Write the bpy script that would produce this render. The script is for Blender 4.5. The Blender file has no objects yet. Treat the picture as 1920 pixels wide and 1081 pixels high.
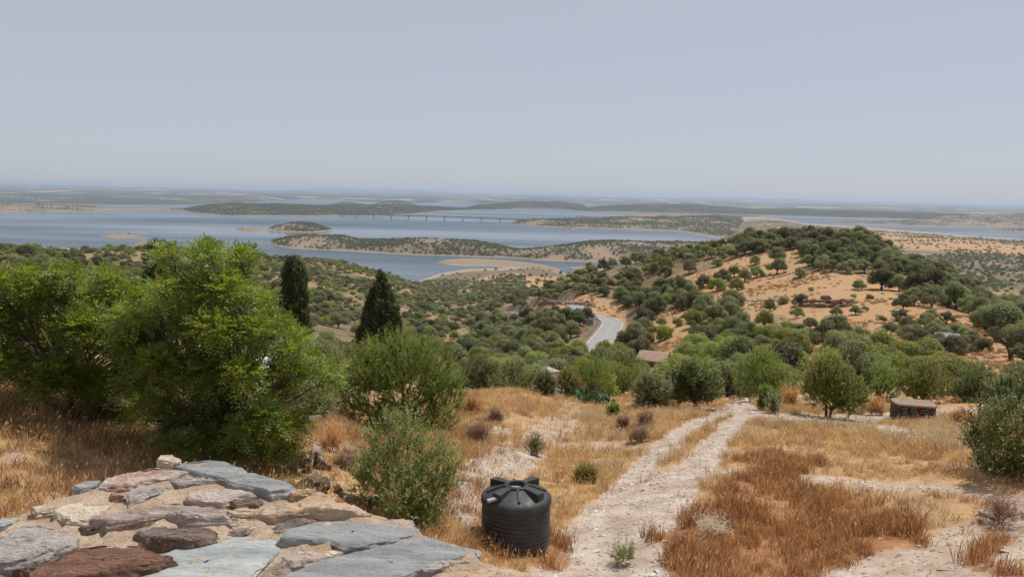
import bpy, bmesh, math, random
import numpy as np
from mathutils import Vector, Matrix

SC = bpy.context.scene
COL = SC.collection
R = math.radians

# ------------------------------------------------------------------ camera
F, CX, CY = 1507.0, 960.0, 540.5          # focal length and centre, in pixels of a 1920-wide picture
PITCH, ROLL = math.atan(180.5 / F), math.atan(0.0208)
_h = np.array([1.0, 0, 0]); _f = np.array([0, math.cos(PITCH), -math.sin(PITCH)])
_v = np.cross(_h, _f)
_r = math.cos(ROLL) * _h + math.sin(ROLL) * _v
_u = math.cos(ROLL) * _v - math.sin(ROLL) * _h
cd = bpy.data.cameras.new('camera'); cam = bpy.data.objects.new('camera', cd); COL.objects.link(cam)
cam.matrix_world = Matrix(((_r[0], _u[0], -_f[0], 0), (_r[1], _u[1], -_f[1], 0), (_r[2], _u[2], -_f[2], 0), (0, 0, 0, 1)))
cd.sensor_width = 36; cd.lens = 36 * F / 1920; cd.clip_start = 0.1; cd.clip_end = 300000
SC.camera = cam

# ------------------------------------------------------------------ sky and sun
SUN_EL, SUN_AZ = R(66), R(55)              # azimuth from +Y towards +X
w = bpy.data.worlds.new('World'); SC.world = w; w.use_nodes = True
nt = w.node_tree; nt.nodes.clear()
sky = nt.nodes.new('ShaderNodeTexSky'); sky.sky_type = 'NISHITA'; sky.sun_disc = False
sky.sun_elevation = SUN_EL; sky.sun_rotation = SUN_AZ
sky.altitude = 0; sky.air_density = 0.6; sky.dust_density = 1.0; sky.ozone_density = 1.0
veil = nt.nodes.new('ShaderNodeMix'); veil.data_type = 'RGBA'          # thin even veil of high haze over the blue
veil.inputs[0].default_value = 0.75; veil.inputs[7].default_value = (5.5, 5.8, 6.42, 1)
nt.links.new(sky.outputs[0], veil.inputs[6])
bg = nt.nodes.new('ShaderNodeBackground'); bg.inputs['Strength'].default_value = 0.1
wo = nt.nodes.new('ShaderNodeOutputWorld')
nt.links.new(veil.outputs[2], bg.inputs[0]); nt.links.new(bg.outputs[0], wo.inputs[0])
sd = bpy.data.lights.new('sun', 'SUN'); sun = bpy.data.objects.new('sun', sd); COL.objects.link(sun)
sd.energy = 4.0; sd.angle = R(0.6); sd.color = (1.0, 0.95, 0.87)
SDIR = Vector((math.sin(SUN_AZ) * math.cos(SUN_EL), math.cos(SUN_AZ) * math.cos(SUN_EL), math.sin(SUN_EL)))
sun.rotation_euler = SDIR.to_track_quat('Z', 'Y').to_euler()
vs = SC.view_settings; vs.view_transform = 'Standard'; vs.look = 'None'; vs.gamma = 1; vs.use_curve_mapping = False
vs.exposure = 0.0
SC.cycles.max_bounces = 6; SC.cycles.diffuse_bounces = 3; SC.cycles.glossy_bounces = 2
SC.cycles.transmission_bounces = 3; SC.cycles.transparent_max_bounces = 4; SC.cycles.volume_bounces = 1
SC.cycles.use_denoising = True

# ------------------------------------------------------------------ helpers
LAKE = -170.0
rng = np.random.default_rng(7)

def ray(px, py):
    """direction through a picture point, scaled to horizontal length 1"""
    px = np.asarray(px, float); py = np.asarray(py, float)
    a = (px - CX) / F; b = -(py - CY) / F
    d = a[..., None] * _r + b[..., None] * _u + _f
    return d / np.hypot(d[..., 0], d[..., 1])[..., None]

def proj(P):
    P = np.asarray(P, float)
    z = P @ _f
    z = np.where(z > 1e-6, z, 1e-6)
    return CX + F * (P @ _r) / z, CY - F * (P @ _u) / z

def on_lake(px, py):
    d = ray(px, py)
    return d * (LAKE / d[..., 2])[..., None]

def tan_at(az, py):
    """tangent of elevation that shows at picture row py in azimuth az"""
    s = np.stack([np.sin(az), np.cos(az), np.zeros_like(az)], -1)
    k = (CY - np.asarray(py, float)) / F
    A, B = s @ _u, _u[2]; C, D = s @ _f, _f[2]
    return (k * C - A) / (B - k * D)

def _hash(ix, iy, s):
    n = (ix.astype(np.int64) * 374761393 + iy.astype(np.int64) * 668265263 + s * 974634777) & 0x7fffffff
    n = ((n ^ (n >> 13)) * 1274126177) & 0x7fffffff
    n = ((n ^ (n >> 15)) * 2246822519) & 0x7fffffff
    return (n & 0xffff) / 65535.0

def vnoise(x, y, s=0):
    x = np.asarray(x, float); y = np.asarray(y, float)
    ix = np.floor(x); iy = np.floor(y); fx = x - ix; fy = y - iy
    fx = fx * fx * (3 - 2 * fx); fy = fy * fy * (3 - 2 * fy)
    a = _hash(ix, iy, s); b = _hash(ix + 1, iy, s); c = _hash(ix, iy + 1, s); d = _hash(ix + 1, iy + 1, s)
    return (a + (b - a) * fx) * (1 - fy) + (c + (d - c) * fx) * fy

def fbm(x, y, s=0, o=4, g=0.5):
    t = 0; a = 1; n = 0
    for i in range(o):
        t = t + a * (vnoise(x * 2 ** i + 17.3 * i, y * 2 ** i - 9.1 * i, s + i) - 0.5); n += a; a *= g
    return t / n * 2

def sstep(a, b, x):
    t = np.clip((x - a) / (b - a), 0, 1); return t * t * (3 - 2 * t)

def pchip(xk, yk, x):
    xk = np.asarray(xk, float); yk = np.asarray(yk, float)      # yk: (k,) or (k,m)
    h = np.diff(xk); hs = h.reshape((-1,) + (1,) * (yk.ndim - 1))
    dl = np.diff(yk, axis=0) / hs
    m = np.zeros_like(yk)
    a, b = dl[:-1], dl[1:]
    w1 = 2 * hs[1:] + hs[:-1]; w2 = hs[1:] + 2 * hs[:-1]
    with np.errstate(all='ignore'):
        hm = (w1 + w2) / (w1 / a + w2 / b)
    m[1:-1] = np.where(a * b > 0, hm, 0); m[0] = dl[0]; m[-1] = dl[-1]
    i = np.clip(np.searchsorted(xk, x) - 1, 0, len(xk) - 2)
    hh = h[i]; t = np.clip((x - xk[i]) / hh, 0, 1)
    if yk.ndim > 1: t = t[:, None]; hh = hh[:, None]
    return ((1 + 2 * t) * (1 - t) ** 2 * yk[i] + t * (1 - t) ** 2 * hh * m[i] + t * t * (3 - 2 * t) * yk[i + 1] + t * t * (t - 1) * hh * m[i + 1])

def inpoly(x, y, poly):
    x = np.asarray(x, float); y = np.asarray(y, float); r = np.zeros(x.shape, bool)
    n = len(poly)
    for i in range(n):
        x1, y1 = poly[i]; x2, y2 = poly[(i + 1) % n]
        if y1 == y2: continue
        c = ((y1 > y) != (y2 > y)) & (x < (x2 - x1) * (y - y1) / (y2 - y1) + x1)
        r ^= c
    return r

def seg_dist(x, y, pts):
    """distance to a polyline, and the position along it"""
    best = np.full(np.shape(x), 1e18); al = np.zeros(np.shape(x)); L = 0
    for (x1, y1), (x2, y2) in zip(pts[:-1], pts[1:]):
        dx, dy = x2 - x1, y2 - y1; l2 = dx * dx + dy * dy + 1e-12
        t = np.clip(((x - x1) * dx + (y - y1) * dy) / l2, 0, 1)
        d = np.hypot(x - x1 - t * dx, y - y1 - t * dy)
        al = np.where(d < best, L + t * math.sqrt(l2), al); best = np.minimum(d, best); L += math.sqrt(l2)
    return best, al

def mesh_np(name, V, Fq, mats, attrs=None, smooth=False, midx=None):
    """mesh from vertex array and face array (n x 3 or n x 4), attrs: name -> ('POINT'|'FACE', array)"""
    me = bpy.data.meshes.new(name); V = np.ascontiguousarray(V, np.float32); Fq = np.ascontiguousarray(Fq, np.int32)
    k = Fq.shape[1]; n = len(Fq)
    me.vertices.add(len(V)); me.vertices.foreach_set('co', V.ravel())
    me.loops.add(n * k); me.loops.foreach_set('vertex_index', Fq.ravel())
    me.polygons.add(n); me.polygons.foreach_set('loop_start', np.arange(0, n * k, k, dtype=np.int32))
    try: me.polygons.foreach_set('loop_total', np.full(n, k, np.int32))
    except Exception: pass
    me.polygons.foreach_set('use_smooth', np.full(n, smooth, bool))
    if midx is not None: me.polygons.foreach_set('material_index', np.asarray(midx, np.int32))
    for a, (dom, val) in (attrs or {}).items():
        at = me.attributes.new(a, 'FLOAT', dom); at.data.foreach_set('value', np.asarray(val, np.float32).ravel())
    me.update(calc_edges=True)
    for m in (mats if isinstance(mats, (list, tuple)) else [mats]): me.materials.append(m)
    return me

def add(name, me, parent=None, loc=None, rot=None, scale=None):
    o = bpy.data.objects.new(name, me); COL.objects.link(o)
    if parent is not None: o.parent = parent
    if loc is not None: o.location = loc
    if rot is not None: o.rotation_euler = rot
    if scale is not None: o.scale = scale if hasattr(scale, '__len__') else (scale,) * 3
    return o

def tag(o, label=None, cat=None, group=None, kind=None):
    if label: o['label'] = label
    if cat: o['category'] = cat
    if group: o['group'] = group
    if kind: o['kind'] = kind
    return o

def copy_tree(o, parent=None):
    c = o.copy(); COL.objects.link(c); c.parent = parent
    for ch in o.children: copy_tree(ch, c)
    return c

class Geo:
    """collects boxes, tubes, lathes... as one mesh"""
    def __init__(s): s.v = []; s.f = []
    def add(s, V, Fs):
        b = len(s.v); s.v += [tuple(p) for p in V]; s.f += [tuple(i + b for i in q) for q in Fs]; return s
    def box(s, c, d, M=None):
        V = []
        for x in (-.5, .5):
            for y in (-.5, .5):
                for z in (-.5, .5): V.append(Vector((x * d[0], y * d[1], z * d[2])))
        if M is not None: V = [M @ p for p in V]
        V = [p + Vector(c) for p in V]
        return s.add(V, [(0, 1, 3, 2), (4, 6, 7, 5), (0, 4, 5, 1), (2, 3, 7, 6), (0, 2, 6, 4), (1, 5, 7, 3)])
    def tube(s, pts, rad, n=6, cap=True):
        pts = [Vector(p) for p in pts]; V = []; Fs = []
        ref = Vector((0.31, 0.17, 0.93))
        for i, p in enumerate(pts):
            t = (pts[min(i + 1, len(pts) - 1)] - pts[max(i - 1, 0)]).normalized()
            rf = ref if abs(t.dot(ref)) < .95 else Vector((1, 0, 0))
            a = t.cross(rf).normalized(); b = t.cross(a)
            rr = rad[i] if hasattr(rad, '__len__') else rad
            for k in range(n):
                q = 2 * math.pi * k / n; V.append(p + a * (rr * math.cos(q)) + b * (rr * math.sin(q)))
        for i in range(len(pts) - 1):
            for k in range(n):
                k2 = (k + 1) % n; Fs.append((i * n + k, i * n + k2, (i + 1) * n + k2, (i + 1) * n + k))
        if cap: Fs.append(tuple(range(n))[::-1]); Fs.append(tuple((len(pts) - 1) * n + k for k in range(n)))
        return s.add(V, Fs)
    def lathe(s, prof, n=48, c=(0, 0, 0)):
        V = []; Fs = []
        for r_, z in prof:
            for k in range(n):
                q = 2 * math.pi * k / n; V.append((c[0] + r_ * math.cos(q), c[1] + r_ * math.sin(q), c[2] + z))
        for i in range(len(prof) - 1):
            for k in range(n):
                k2 = (k + 1) % n; Fs.append((i * n + k, i * n + k2, (i + 1) * n + k2, (i + 1) * n + k))
        return s.add(V, Fs)
    def mesh(s, name, mat, smooth=False, bevel=0):
        me = bpy.data.meshes.new(name); me.from_pydata(s.v, [], s.f)
        bm = bmesh.new(); bm.from_mesh(me); bmesh.ops.recalc_face_normals(bm, faces=bm.faces)
        if bevel: bmesh.ops.bevel(bm, geom=list(bm.edges), offset=bevel, segments=2, affect='EDGES', clamp_overlap=True)
        bm.to_mesh(me); bm.free()
        if smooth:
            me.polygons.foreach_set('use_smooth', [True] * len(me.polygons))
            try: me.set_sharp_from_angle(angle=R(38))
            except Exception: pass
        me.materials.append(mat); return me

# ------------------------------------------------------------------ materials
class NB:
    def __init__(s, name):
        s.m = bpy.data.materials.new(name); s.m.use_nodes = True; s.t = s.m.node_tree; s.t.nodes.clear()
        s.out = s.t.nodes.new('ShaderNodeOutputMaterial')
        s.p = s.n('ShaderNodeBsdfPrincipled'); s.l(s.p.outputs[0], s.out.inputs[0])
        s.p.inputs['Specular IOR Level'].default_value = 0.3
        s.pos = s.n('ShaderNodeNewGeometry').outputs['Position']
        s.tc = s.n('ShaderNodeTexCoord')
    def n(s, t, **k):
        q = s.t.nodes.new(t)
        for a, b in k.items(): setattr(q, a, b)
        return q
    def l(s, a, b): s.t.links.new(a, b)
    def noise(s, sc, det=4, rough=.55, vec=None, stretch=None, dist=0):
        v = vec if vec is not None else s.pos
        if stretch is not None:
            mp = s.n('ShaderNodeMapping'); mp.inputs['Scale'].default_value = stretch[:3]
            if len(stretch) > 3: mp.inputs['Rotation'].default_value = stretch[3]
            s.l(v, mp.inputs[0]); v = mp.outputs[0]
        q = s.n('ShaderNodeTexNoise'); q.inputs['Scale'].default_value = sc; q.inputs['Detail'].default_value = det
        q.inputs['Roughness'].default_value = rough; q.inputs['Distortion'].default_value = dist
        s.l(v, q.inputs['Vector']); return q.outputs['Fac']
    def ramp(s, fac, stops):
        q = s.n('ShaderNodeValToRGB'); cr = q.color_ramp
        while len(cr.elements) < len(stops): cr.elements.new(.5)
        for e, (p, c) in zip(cr.elements, stops):
            e.position = p; e.color = (*c, 1) if hasattr(c, '__len__') else (c, c, c, 1)
        s.l(fac, q.inputs[0]); return q.outputs[0]
    def mix(s, fac, a, b, mode='MIX'):
        q = s.n('ShaderNodeMix', data_type='RGBA', blend_type=mode)
        for v, i in ((fac, 0), (a, 6), (b, 7)):
            if hasattr(v, 'is_output'): s.l(v, q.inputs[i])
            elif hasattr(v, '__len__'): q.inputs[i].default_value = (*v, 1)
            else: q.inputs[i].default_value = v
        return q.outputs[2]
    def math(s, op, a, b=0.0, clamp=False):
        q = s.n('ShaderNodeMath', operation=op, use_clamp=clamp)
        for v, i in ((a, 0), (b, 1)):
            if hasattr(v, 'is_output'): s.l(v, q.inputs[i])
            else: q.inputs[i].default_value = v
        return q.outputs[0]
    def attr(s, name): return s.n('ShaderNodeAttribute', attribute_name=name).outputs['Fac']
    def rand(s): return s.n('ShaderNodeObjectInfo').outputs['Random']
    def maprange(s, v, a, b, c=0, d=1):
        q = s.n('ShaderNodeMapRange'); s.l(v, q.inputs[0])
        for i, x in enumerate((a, b, c, d)): q.inputs[i + 1].default_value = x
        return q.outputs[0]
    def bump(s, h, strength, dist):
        q = s.n('ShaderNodeBump'); q.inputs['Strength'].default_value = strength; q.inputs['Distance'].default_value = dist
        s.l(h, q.inputs['Height'])
        if s.p.inputs['Normal'].is_linked: s.l(s.p.inputs['Normal'].links[0].from_socket, q.inputs['Normal'])
        s.l(q.outputs[0], s.p.inputs['Normal']); return s
    def base(s, c):
        if hasattr(c, 'is_output'): s.l(c, s.p.inputs['Base Color'])
        else: s.p.inputs['Base Color'].default_value = (*c, 1)
        return s
    def rough(s, r_):
        if hasattr(r_, 'is_output'): s.l(r_, s.p.inputs['Roughness'])
        else: s.p.inputs['Roughness'].default_value = r_
        return s

def plain(name, c, rough=.7, var=.25, sc=3, metal=0, bump=0, bsc=20):
    b = NB(name); f = b.noise(sc, 4)
    lo = tuple(x * (1 - var) for x in c); hi = tuple(min(1, x * (1 + var)) for x in c)
    b.base(b.ramp(f, [(.3, lo), (.7, hi)])).rough(rough); b.p.inputs['Metallic'].default_value = metal
    if bump: b.bump(b.noise(bsc, 5), 1, bump)
    return b.m

def leafmat(name, dark, light, trans=.3, rough=.5, spec=.35, inst=.3, pods=None):
    """leaf: colour by its own tint attribute and by plant, some light through the blade"""
    b = NB(name); t = b.attr('tint')
    c = b.mix(t, dark, light)
    if pods: c = b.mix(b.math('GREATER_THAN', t, .99), c, pods)
    rv = b.rand()
    hs = b.n('ShaderNodeHueSaturation')
    b.l(b.maprange(rv, 0, 1, .5 - .03 * inst / .3, .5 + .02 * inst / .3), hs.inputs['Hue'])
    b.l(b.maprange(rv, 0, 1, 1 - inst, 1 + inst), hs.inputs['Value']); b.l(c, hs.inputs['Color'])
    c = hs.outputs[0]
    b.base(c).rough(rough); b.p.inputs['Specular IOR Level'].default_value = spec
    tr = b.n('ShaderNodeBsdfTranslucent'); b.l(b.mix(1.0, c, (1.9, 1.9, .7), 'MULTIPLY'), tr.inputs[0])
    ms = b.n('ShaderNodeMixShader'); ms.inputs[0].default_value = trans
    b.l(b.p.outputs[0], ms.inputs[1]); b.l(tr.outputs[0], ms.inputs[2]); b.l(ms.outputs[0], b.out.inputs[0])
    return b.m
# ------------------------------------------------------------------ the lie of the land near the camera
# each column: picture column -> (distance in metres, picture row at which the ground shows there)
COLS = {
 -900: [(6,1500),(10,1090),(15,850),(20,745),(28,690),(45,670),(80,600),(150,545),(250,500),(400,470),(800,470),(1500,470),(2000,465),(3000,440)],
 0: [(6,1500),(10,1090),(12,985),(15,852),(20,748),(28,692),(45,672),(80,605),(150,550),(250,503),(400,473),(600,478),(800,500),(1500,497),(1990,473),(3000,440)],
 200: [(6,1500),(10,1085),(12,975),(15,858),(20,764),(28,710),(45,690),(80,640),(150,590),(250,540),(400,503),(550,480),(700,470),(900,475),(1200,495),(1900,480),(3000,440)],
 420: [(6,1500),(10,1080),(12,965),(15,868),(20,795),(28,735),(45,718),(80,690),(150,640),(300,560),(500,510),(800,479),(1000,484),(1200,495),(1800,497),(3000,450)],
 600: [(6,1480),(10,1100),(12,995),(15,895),(20,812),(26,772),(32,776),(45,765),(80,720),(150,670),(300,590),(500,540),(800,500),(1000,486),(1200,495),(1600,505),(1900,500),(3000,455)],
 720: [(6,1480),(10,1110),(13,995),(15,920),(20,845),(26,803),(35,788),(50,760),(80,720),(150,680),(300,620),(500,570),(800,532),(1050,513),(1250,522),(1500,527),(1800,510),(3000,460)],
 860: [(6,1450),(10,1130),(12,1060),(14,975),(20,858),(27,790),(35,752),(41,738),(50,752),(60,757),(80,740),(150,700),(300,645),(500,600),(800,572),(1100,550),(1300,541),(1500,533),(3000,460)],
 965: [(6,1450),(10,1150),(12,1085),(13.6,1015),(17,925),(22,850),(30,778),(37,745),(42,733),(50,748),(60,755),(80,740),(150,700),(220,655),(300,613),(380,578),(460,568),(600,562),(800,553),(1100,537),(1400,522),(1700,505),(3000,460)],
 1080: [(6,1450),(10,1150),(12.3,1085),(14,1025),(17,945),(22,865),(30,790),(37,762),(45,750),(60,750),(90,730),(150,690),(200,640),(240,596),(258,585),(275,563),(310,543),(360,521),(400,527),(500,545),(700,560),(1000,550),(1400,524),(1800,503),(3000,460)],
 1140: [(6,1450),(10,1155),(12.3,1090),(14,1030),(17,950),(22,868),(30,795),(37,765),(45,752),(60,750),(90,728),(150,688),(200,640),(240,600),(262,588),(276,563),(310,535),(360,505),(400,512),(500,540),(700,560),(1000,550),(1400,524),(1800,503),(3000,460)],
 1300: [(6,1450),(10,1160),(12.5,1088),(15,992),(20,885),(28,805),(36,770),(45,752),(60,747),(90,720),(130,670),(170,625),(220,570),(270,520),(320,481),(345,476),(420,490),(700,540),(1200,530),(1600,515),(1900,500),(2300,485),(5000,430)],
 1450: [(6,1450),(10,1160),(13,1080),(16,975),(20,897),(28,815),(38,770),(48,755),(60,742),(90,700),(130,650),(170,600),(220,545),(260,500),(300,461),(335,449),(420,465),(800,520),(1200,512),(1800,486),(2600,455),(4000,425),(7000,404)],
 1600: [(6,1450),(10,1165),(13,1088),(16,990),(20,910),(28,830),(38,788),(48,764),(60,745),(85,700),(120,640),(160,590),(200,540),(240,500),(280,466),(315,455),(400,478),(800,535),(1200,520),(1800,490),(2600,459),(4000,431),(6000,416)],
 1750: [(6,1450),(10,1165),(13,1090),(16,995),(20,915),(28,834),(38,792),(48,767),(60,745),(85,692),(120,640),(160,586),(200,545),(235,520),(300,545),(500,575),(900,562),(1300,530),(1800,494),(2600,463),(4000,436),(5000,426)],
 1920: [(6,1450),(10,1165),(13,1092),(16,998),(20,918),(28,838),(38,796),(48,771),(60,745),(85,692),(120,648),(160,613),(190,600),(240,618),(500,615),(900,578),(1300,535),(1800,498),(2600,467),(4000,439),(5000,429)],
 2700: [(6,1450),(10,1170),(13,1095),(16,1000),(20,920),(28,842),(38,800),(48,775),(60,750),(85,700),(120,665),(160,640),(190,640),(240,650),(500,630),(900,590),(1300,548),(1800,512),(2600,481),(4000,452),(5000,442)],
}
NA = 380
AZ = np.linspace(R(-47), R(47), NA)
LD = np.concatenate([np.linspace(math.log(5.5), math.log(420), 520), np.linspace(math.log(420), math.log(9000), 175)[1:]])
D = np.exp(LD)
_cx = sorted(COLS); _ca = np.arctan((np.array(_cx) - CX) / F)
_tab = []
for c, a in zip(_cx, _ca):
    dd, yy = np.array(COLS[c], float).T
    e = tan_at(np.full(len(dd), a), yy)
    _tab.append(pchip(np.log(dd), e, np.clip(LD, math.log(dd[0]), math.log(dd[-1]))))
E = pchip(_ca, np.array(_tab), np.clip(AZ, _ca[0], _ca[-1])).T          # (nd, na)
XX = D[:, None] * np.sin(AZ)[None]; YY = D[:, None] * np.cos(AZ)[None]
ZZ = E * D[:, None]
# relief
amp = sstep(7, 25, D) * .22 + sstep(40, 140, D) * .7 + sstep(250, 900, D) * 3.0
ZZ += fbm(XX / 9, YY / 9, 3, 4) * (sstep(6, 15, D) * .10 + sstep(25, 120, D) * .3)[:, None]
ZZ += fbm(XX / 45, YY / 45, 11, 4) * (sstep(60, 200, D) * .9)[:, None]
ZZ += fbm(XX / 260, YY / 260, 23, 5) * (sstep(250, 900, D) * 5.0)[:, None]
ZZ += fbm(XX / 1.3, YY / 1.3, 5, 3) * .05 * (1 - sstep(30, 70, D))[:, None]
# shore line of the reservoir, traced as picture points on the water level
SH = [(-900,462),(0,470),(90,463),(140,467),(200,470),(260,464),(292,476),(340,490),(470,498),(560,505),(640,512),(700,520),(745,524),(783,528),(800,522),(827,513),(880,505),(933,503),(1010,500),(1040,508),(1060,513),(1113,512),(1160,503),(1240,494),(1300,486),(1335,480),(1352,452),(1362,420),(1400,406),(1467,410),(1510,418),(1567,422),(1613,425),(1713,433),(1813,441),(1920,448),(2700,470)]
_sp = on_lake([p[0] for p in SH], [p[1] for p in SH])
_sa = np.arctan2(_sp[:, 0], _sp[:, 1]); _sl = np.log(np.hypot(_sp[:, 0], _sp[:, 1]))
DS = np.exp(np.interp(AZ, _sa, _sl))[None] * (1 + .006 * fbm(XX / 60, YY / 60, 31, 3))
_w = np.where(AZ[None] > math.atan((1340 - CX) / F), sstep(.62, .98, D[:, None] / DS), sstep(.90, 1.0, D[:, None] / DS))
ZZ = np.maximum(ZZ, LAKE + 4.5) * (1 - _w) + (LAKE + .4) * _w
ZZ = np.where(D[:, None] > DS, LAKE + .6 - (D[:, None] - DS) * .05, ZZ)
ZZ = np.maximum(ZZ, LAKE - 3)
DA = AZ[1] - AZ[0]

def _look(G, x, y):
    x = np.asarray(x, float); y = np.asarray(y, float)
    a = np.clip((np.arctan2(x, y) - AZ[0]) / DA, 0, NA - 1.001); d = np.log(np.maximum(np.hypot(x, y), 5.6))
    j = np.clip(np.interp(d, LD, np.arange(len(LD))), 0, len(LD) - 1.001)
    ia = a.astype(int); ij = j.astype(int); fa = a - ia; fj = j - ij
    return (G[ij, ia] * (1 - fa) + G[ij, ia + 1] * fa) * (1 - fj) + (G[ij + 1, ia] * (1 - fa) + G[ij + 1, ia + 1] * fa) * fj

def ground(x, y): return _look(ZZ, x, y)

def hit(px, py, dmin=6.5, dmax=8500):
    """the point of the land that shows at a picture point"""
    r_ = ray(float(px), float(py)); dd = np.exp(np.linspace(math.log(dmin), math.log(dmax), 3000))
    g = ground(dd * r_[0], dd * r_[1]); below = dd * r_[2] <= g
    k = int(np.argmax(below)) if below.any() else len(dd) - 1
    d = dd[k]; p = r_ * d; return Vector((p[0], p[1], float(ground(p[0], p[1]))))

def at_dist(px, d, py=None):
    """the point of the land at distance d in the picture column px (taken at row py)"""
    y0 = 600.0 if py is None else py
    for _ in range(4):
        r_ = ray(float(px), float(y0)); z = float(ground(r_[0] * d, r_[1] * d))
        y0 = float(proj(np.array([r_[0] * d, r_[1] * d, z]))[1])
    return Vector((r_[0] * d, r_[1] * d, z))

# the road: a flat bed cut into the slope
ROADPX = [(1116,178,0),(1123,190,0),(1131,201,0),(1139,213,0),(1146,227,0),(1148,240,0),(1138,250,0),(1118,257,0),(1062,275,0),(1020,297,0),(985,325,0),(966,352,0),(948,385,0),(925,430,0)]
_rp = []
for px, d, _ in ROADPX:
    p = at_dist(px, d, 600); _rp.append((p.x, p.y, p.z))
_rp = np.array(_rp)
_rz = np.array([-35.2,-35.6,-36.1,-36.7,-37.4,-38.0,-38.6,-39.4,-41.0,-44.0,-47.5,-50.5,-54.0,-58.0])
_rz[8:] = _rp[8:, 2] + .3
# smooth the centre line
_t = np.linspace(0, len(_rp) - 1, 160)
ROAD = np.stack([pchip(np.arange(len(_rp)), _rp[:, k], _t) for k in (0, 1)] + [pchip(np.arange(len(_rp)), _rz, _t)], -1)
for _ in range(6): ROAD[1:-1] = (ROAD[:-2] + 2 * ROAD[1:-1] + ROAD[2:]) / 4
_m = (D > 170) & (D < 470)
_i = np.where(_m)[0]; _sub = np.s_[_i[0]:_i[-1] + 1]
_rd, _ra = seg_dist(XX[_sub], YY[_sub], [tuple(p[:2]) for p in ROAD])
_L = np.concatenate([[0], np.cumsum(np.hypot(*np.diff(ROAD[:, :2], axis=0).T))])
_zr = np.interp(_ra, _L, ROAD[:, 2])
_wr = 1 - sstep(5.2, 11.0, _rd)
ZZ[_sub] = ZZ[_sub] * (1 - _wr) + (_zr - .08) * _wr

# ------------------------------------------------------------------ what covers the near ground, as picture outlines
def to_world(poly):
    out = []
    for px, py in poly:
        p = hit(px, py); out.append((p.x, p.y))
    return out
TRACK_L = to_world([(1010,1120),(1075,1030),(1140,950),(1200,880),(1262,822),(1320,788),(1368,772)])
TRACK_R = to_world([(1205,1120),(1215,1030),(1245,950),(1290,890),(1330,845),(1362,806),(1392,782)])
TRACK_M = to_world([(1110,1120),(1145,1030),(1190,950),(1245,885)])
PATH_X = to_world([(1385,772),(1450,783),(1530,787),(1600,786),(1670,779),(1740,773),(1830,769),(1950,772)])
PATH_N = to_world([(1390,772),(1385,757),(1392,745)])
PATH_Y = to_world([(1330,885),(1400,888),(1500,893),(1600,902),(1720,912),(1840,925),(1960,950)])
PATH_Z = to_world([(1640,797),(1680,806),(1695,815)])
PATH_W = to_world([(940,890),(985,850),(1030,808),(1065,780),(1080,762),(1040,752)])
PATH_V = to_world([(1050,838),(1130,836),(1190,842)])
BARE = [to_world(p) for p in ([(1500,1045),(1700,1035),(1780,985),(1940,950),(1990,1120),(1480,1120)], [(0,850),(60,845),(55,862),(0,870)])]
ROCKG = [to_world(p) for p in ([(865,870),(930,845),(1010,850),(1000,885),(960,880),(905,930),(880,1000),(850,1000),(835,930)], [(905,808),(945,800),(935,815),(900,822)])]
RUST = [to_world(p) for p in ([(1250,1000),(1293,955),(1351,928),(1418,876),(1463,876),(1508,910),(1620,942),(1687,964),(1719,996),(1705,1031),(1575,1040),(1508,1058),(1440,1120),(1250,1110)],
        [(1790,1020),(1830,1005),(1893,1010),(1893,1067),(1810,1067)], [(880,985),(1040,1010),(1050,1055),(960,1075),(890,1040)], [(1360,868),(1470,858),(1560,880),(1470,885)])]

def path_mask(x, y):
    wob = .5 * fbm(x / .8, y / .8, 41, 3)
    m = np.zeros(np.shape(x))
    for pts, hw in ((TRACK_L, .46), (TRACK_R, .50), (TRACK_M, .42), (PATH_X, 1.8), (PATH_N, .9), (PATH_Y, .55), (PATH_Z, .7), (PATH_W, .8), (PATH_V, .6)):
        d, _ = seg_dist(x, y, pts); m = np.maximum(m, (.55 if pts is PATH_W or pts is PATH_V else .8 if pts is PATH_Y else 1) * (1 - sstep(hw * .7, hw * 1.25, d + wob * hw * .8)))
    for b in BARE: m = np.maximum(m, inpoly(x + wob, y + wob, b) * .85)
    return m
def poly_mask(x, y, polys, j=.5):
    wx = j * fbm(x / 1.1, y / 1.1, 51, 3); wy = j * fbm(x / 1.1, y / 1.1, 57, 3)
    m = np.zeros(np.shape(x), bool)
    for b in polys: m |= inpoly(x + wx, y + wy, b)
    return m.astype(float)

near = (D < 75)[:, None] & np.ones((1, NA), bool)
A_path = np.zeros_like(ZZ); A_rust = np.zeros_like(ZZ); A_rock = np.zeros_like(ZZ)
A_path[near] = path_mask(XX[near], YY[near]); A_rust[near] = poly_mask(XX[near], YY[near], RUST); A_rock[near] = poly_mask(XX[near], YY[near], ROCKG)
ZZ[near] += (-.05 * A_path + .16 * A_rock * (.4 + fbm(XX / .55, YY / .55, 61, 4)) )[near] if False else 0
ZZ -= .05 * A_path; ZZ += A_rock * (.10 + .22 * fbm(XX / .9, YY / .9, 61, 4))
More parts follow.
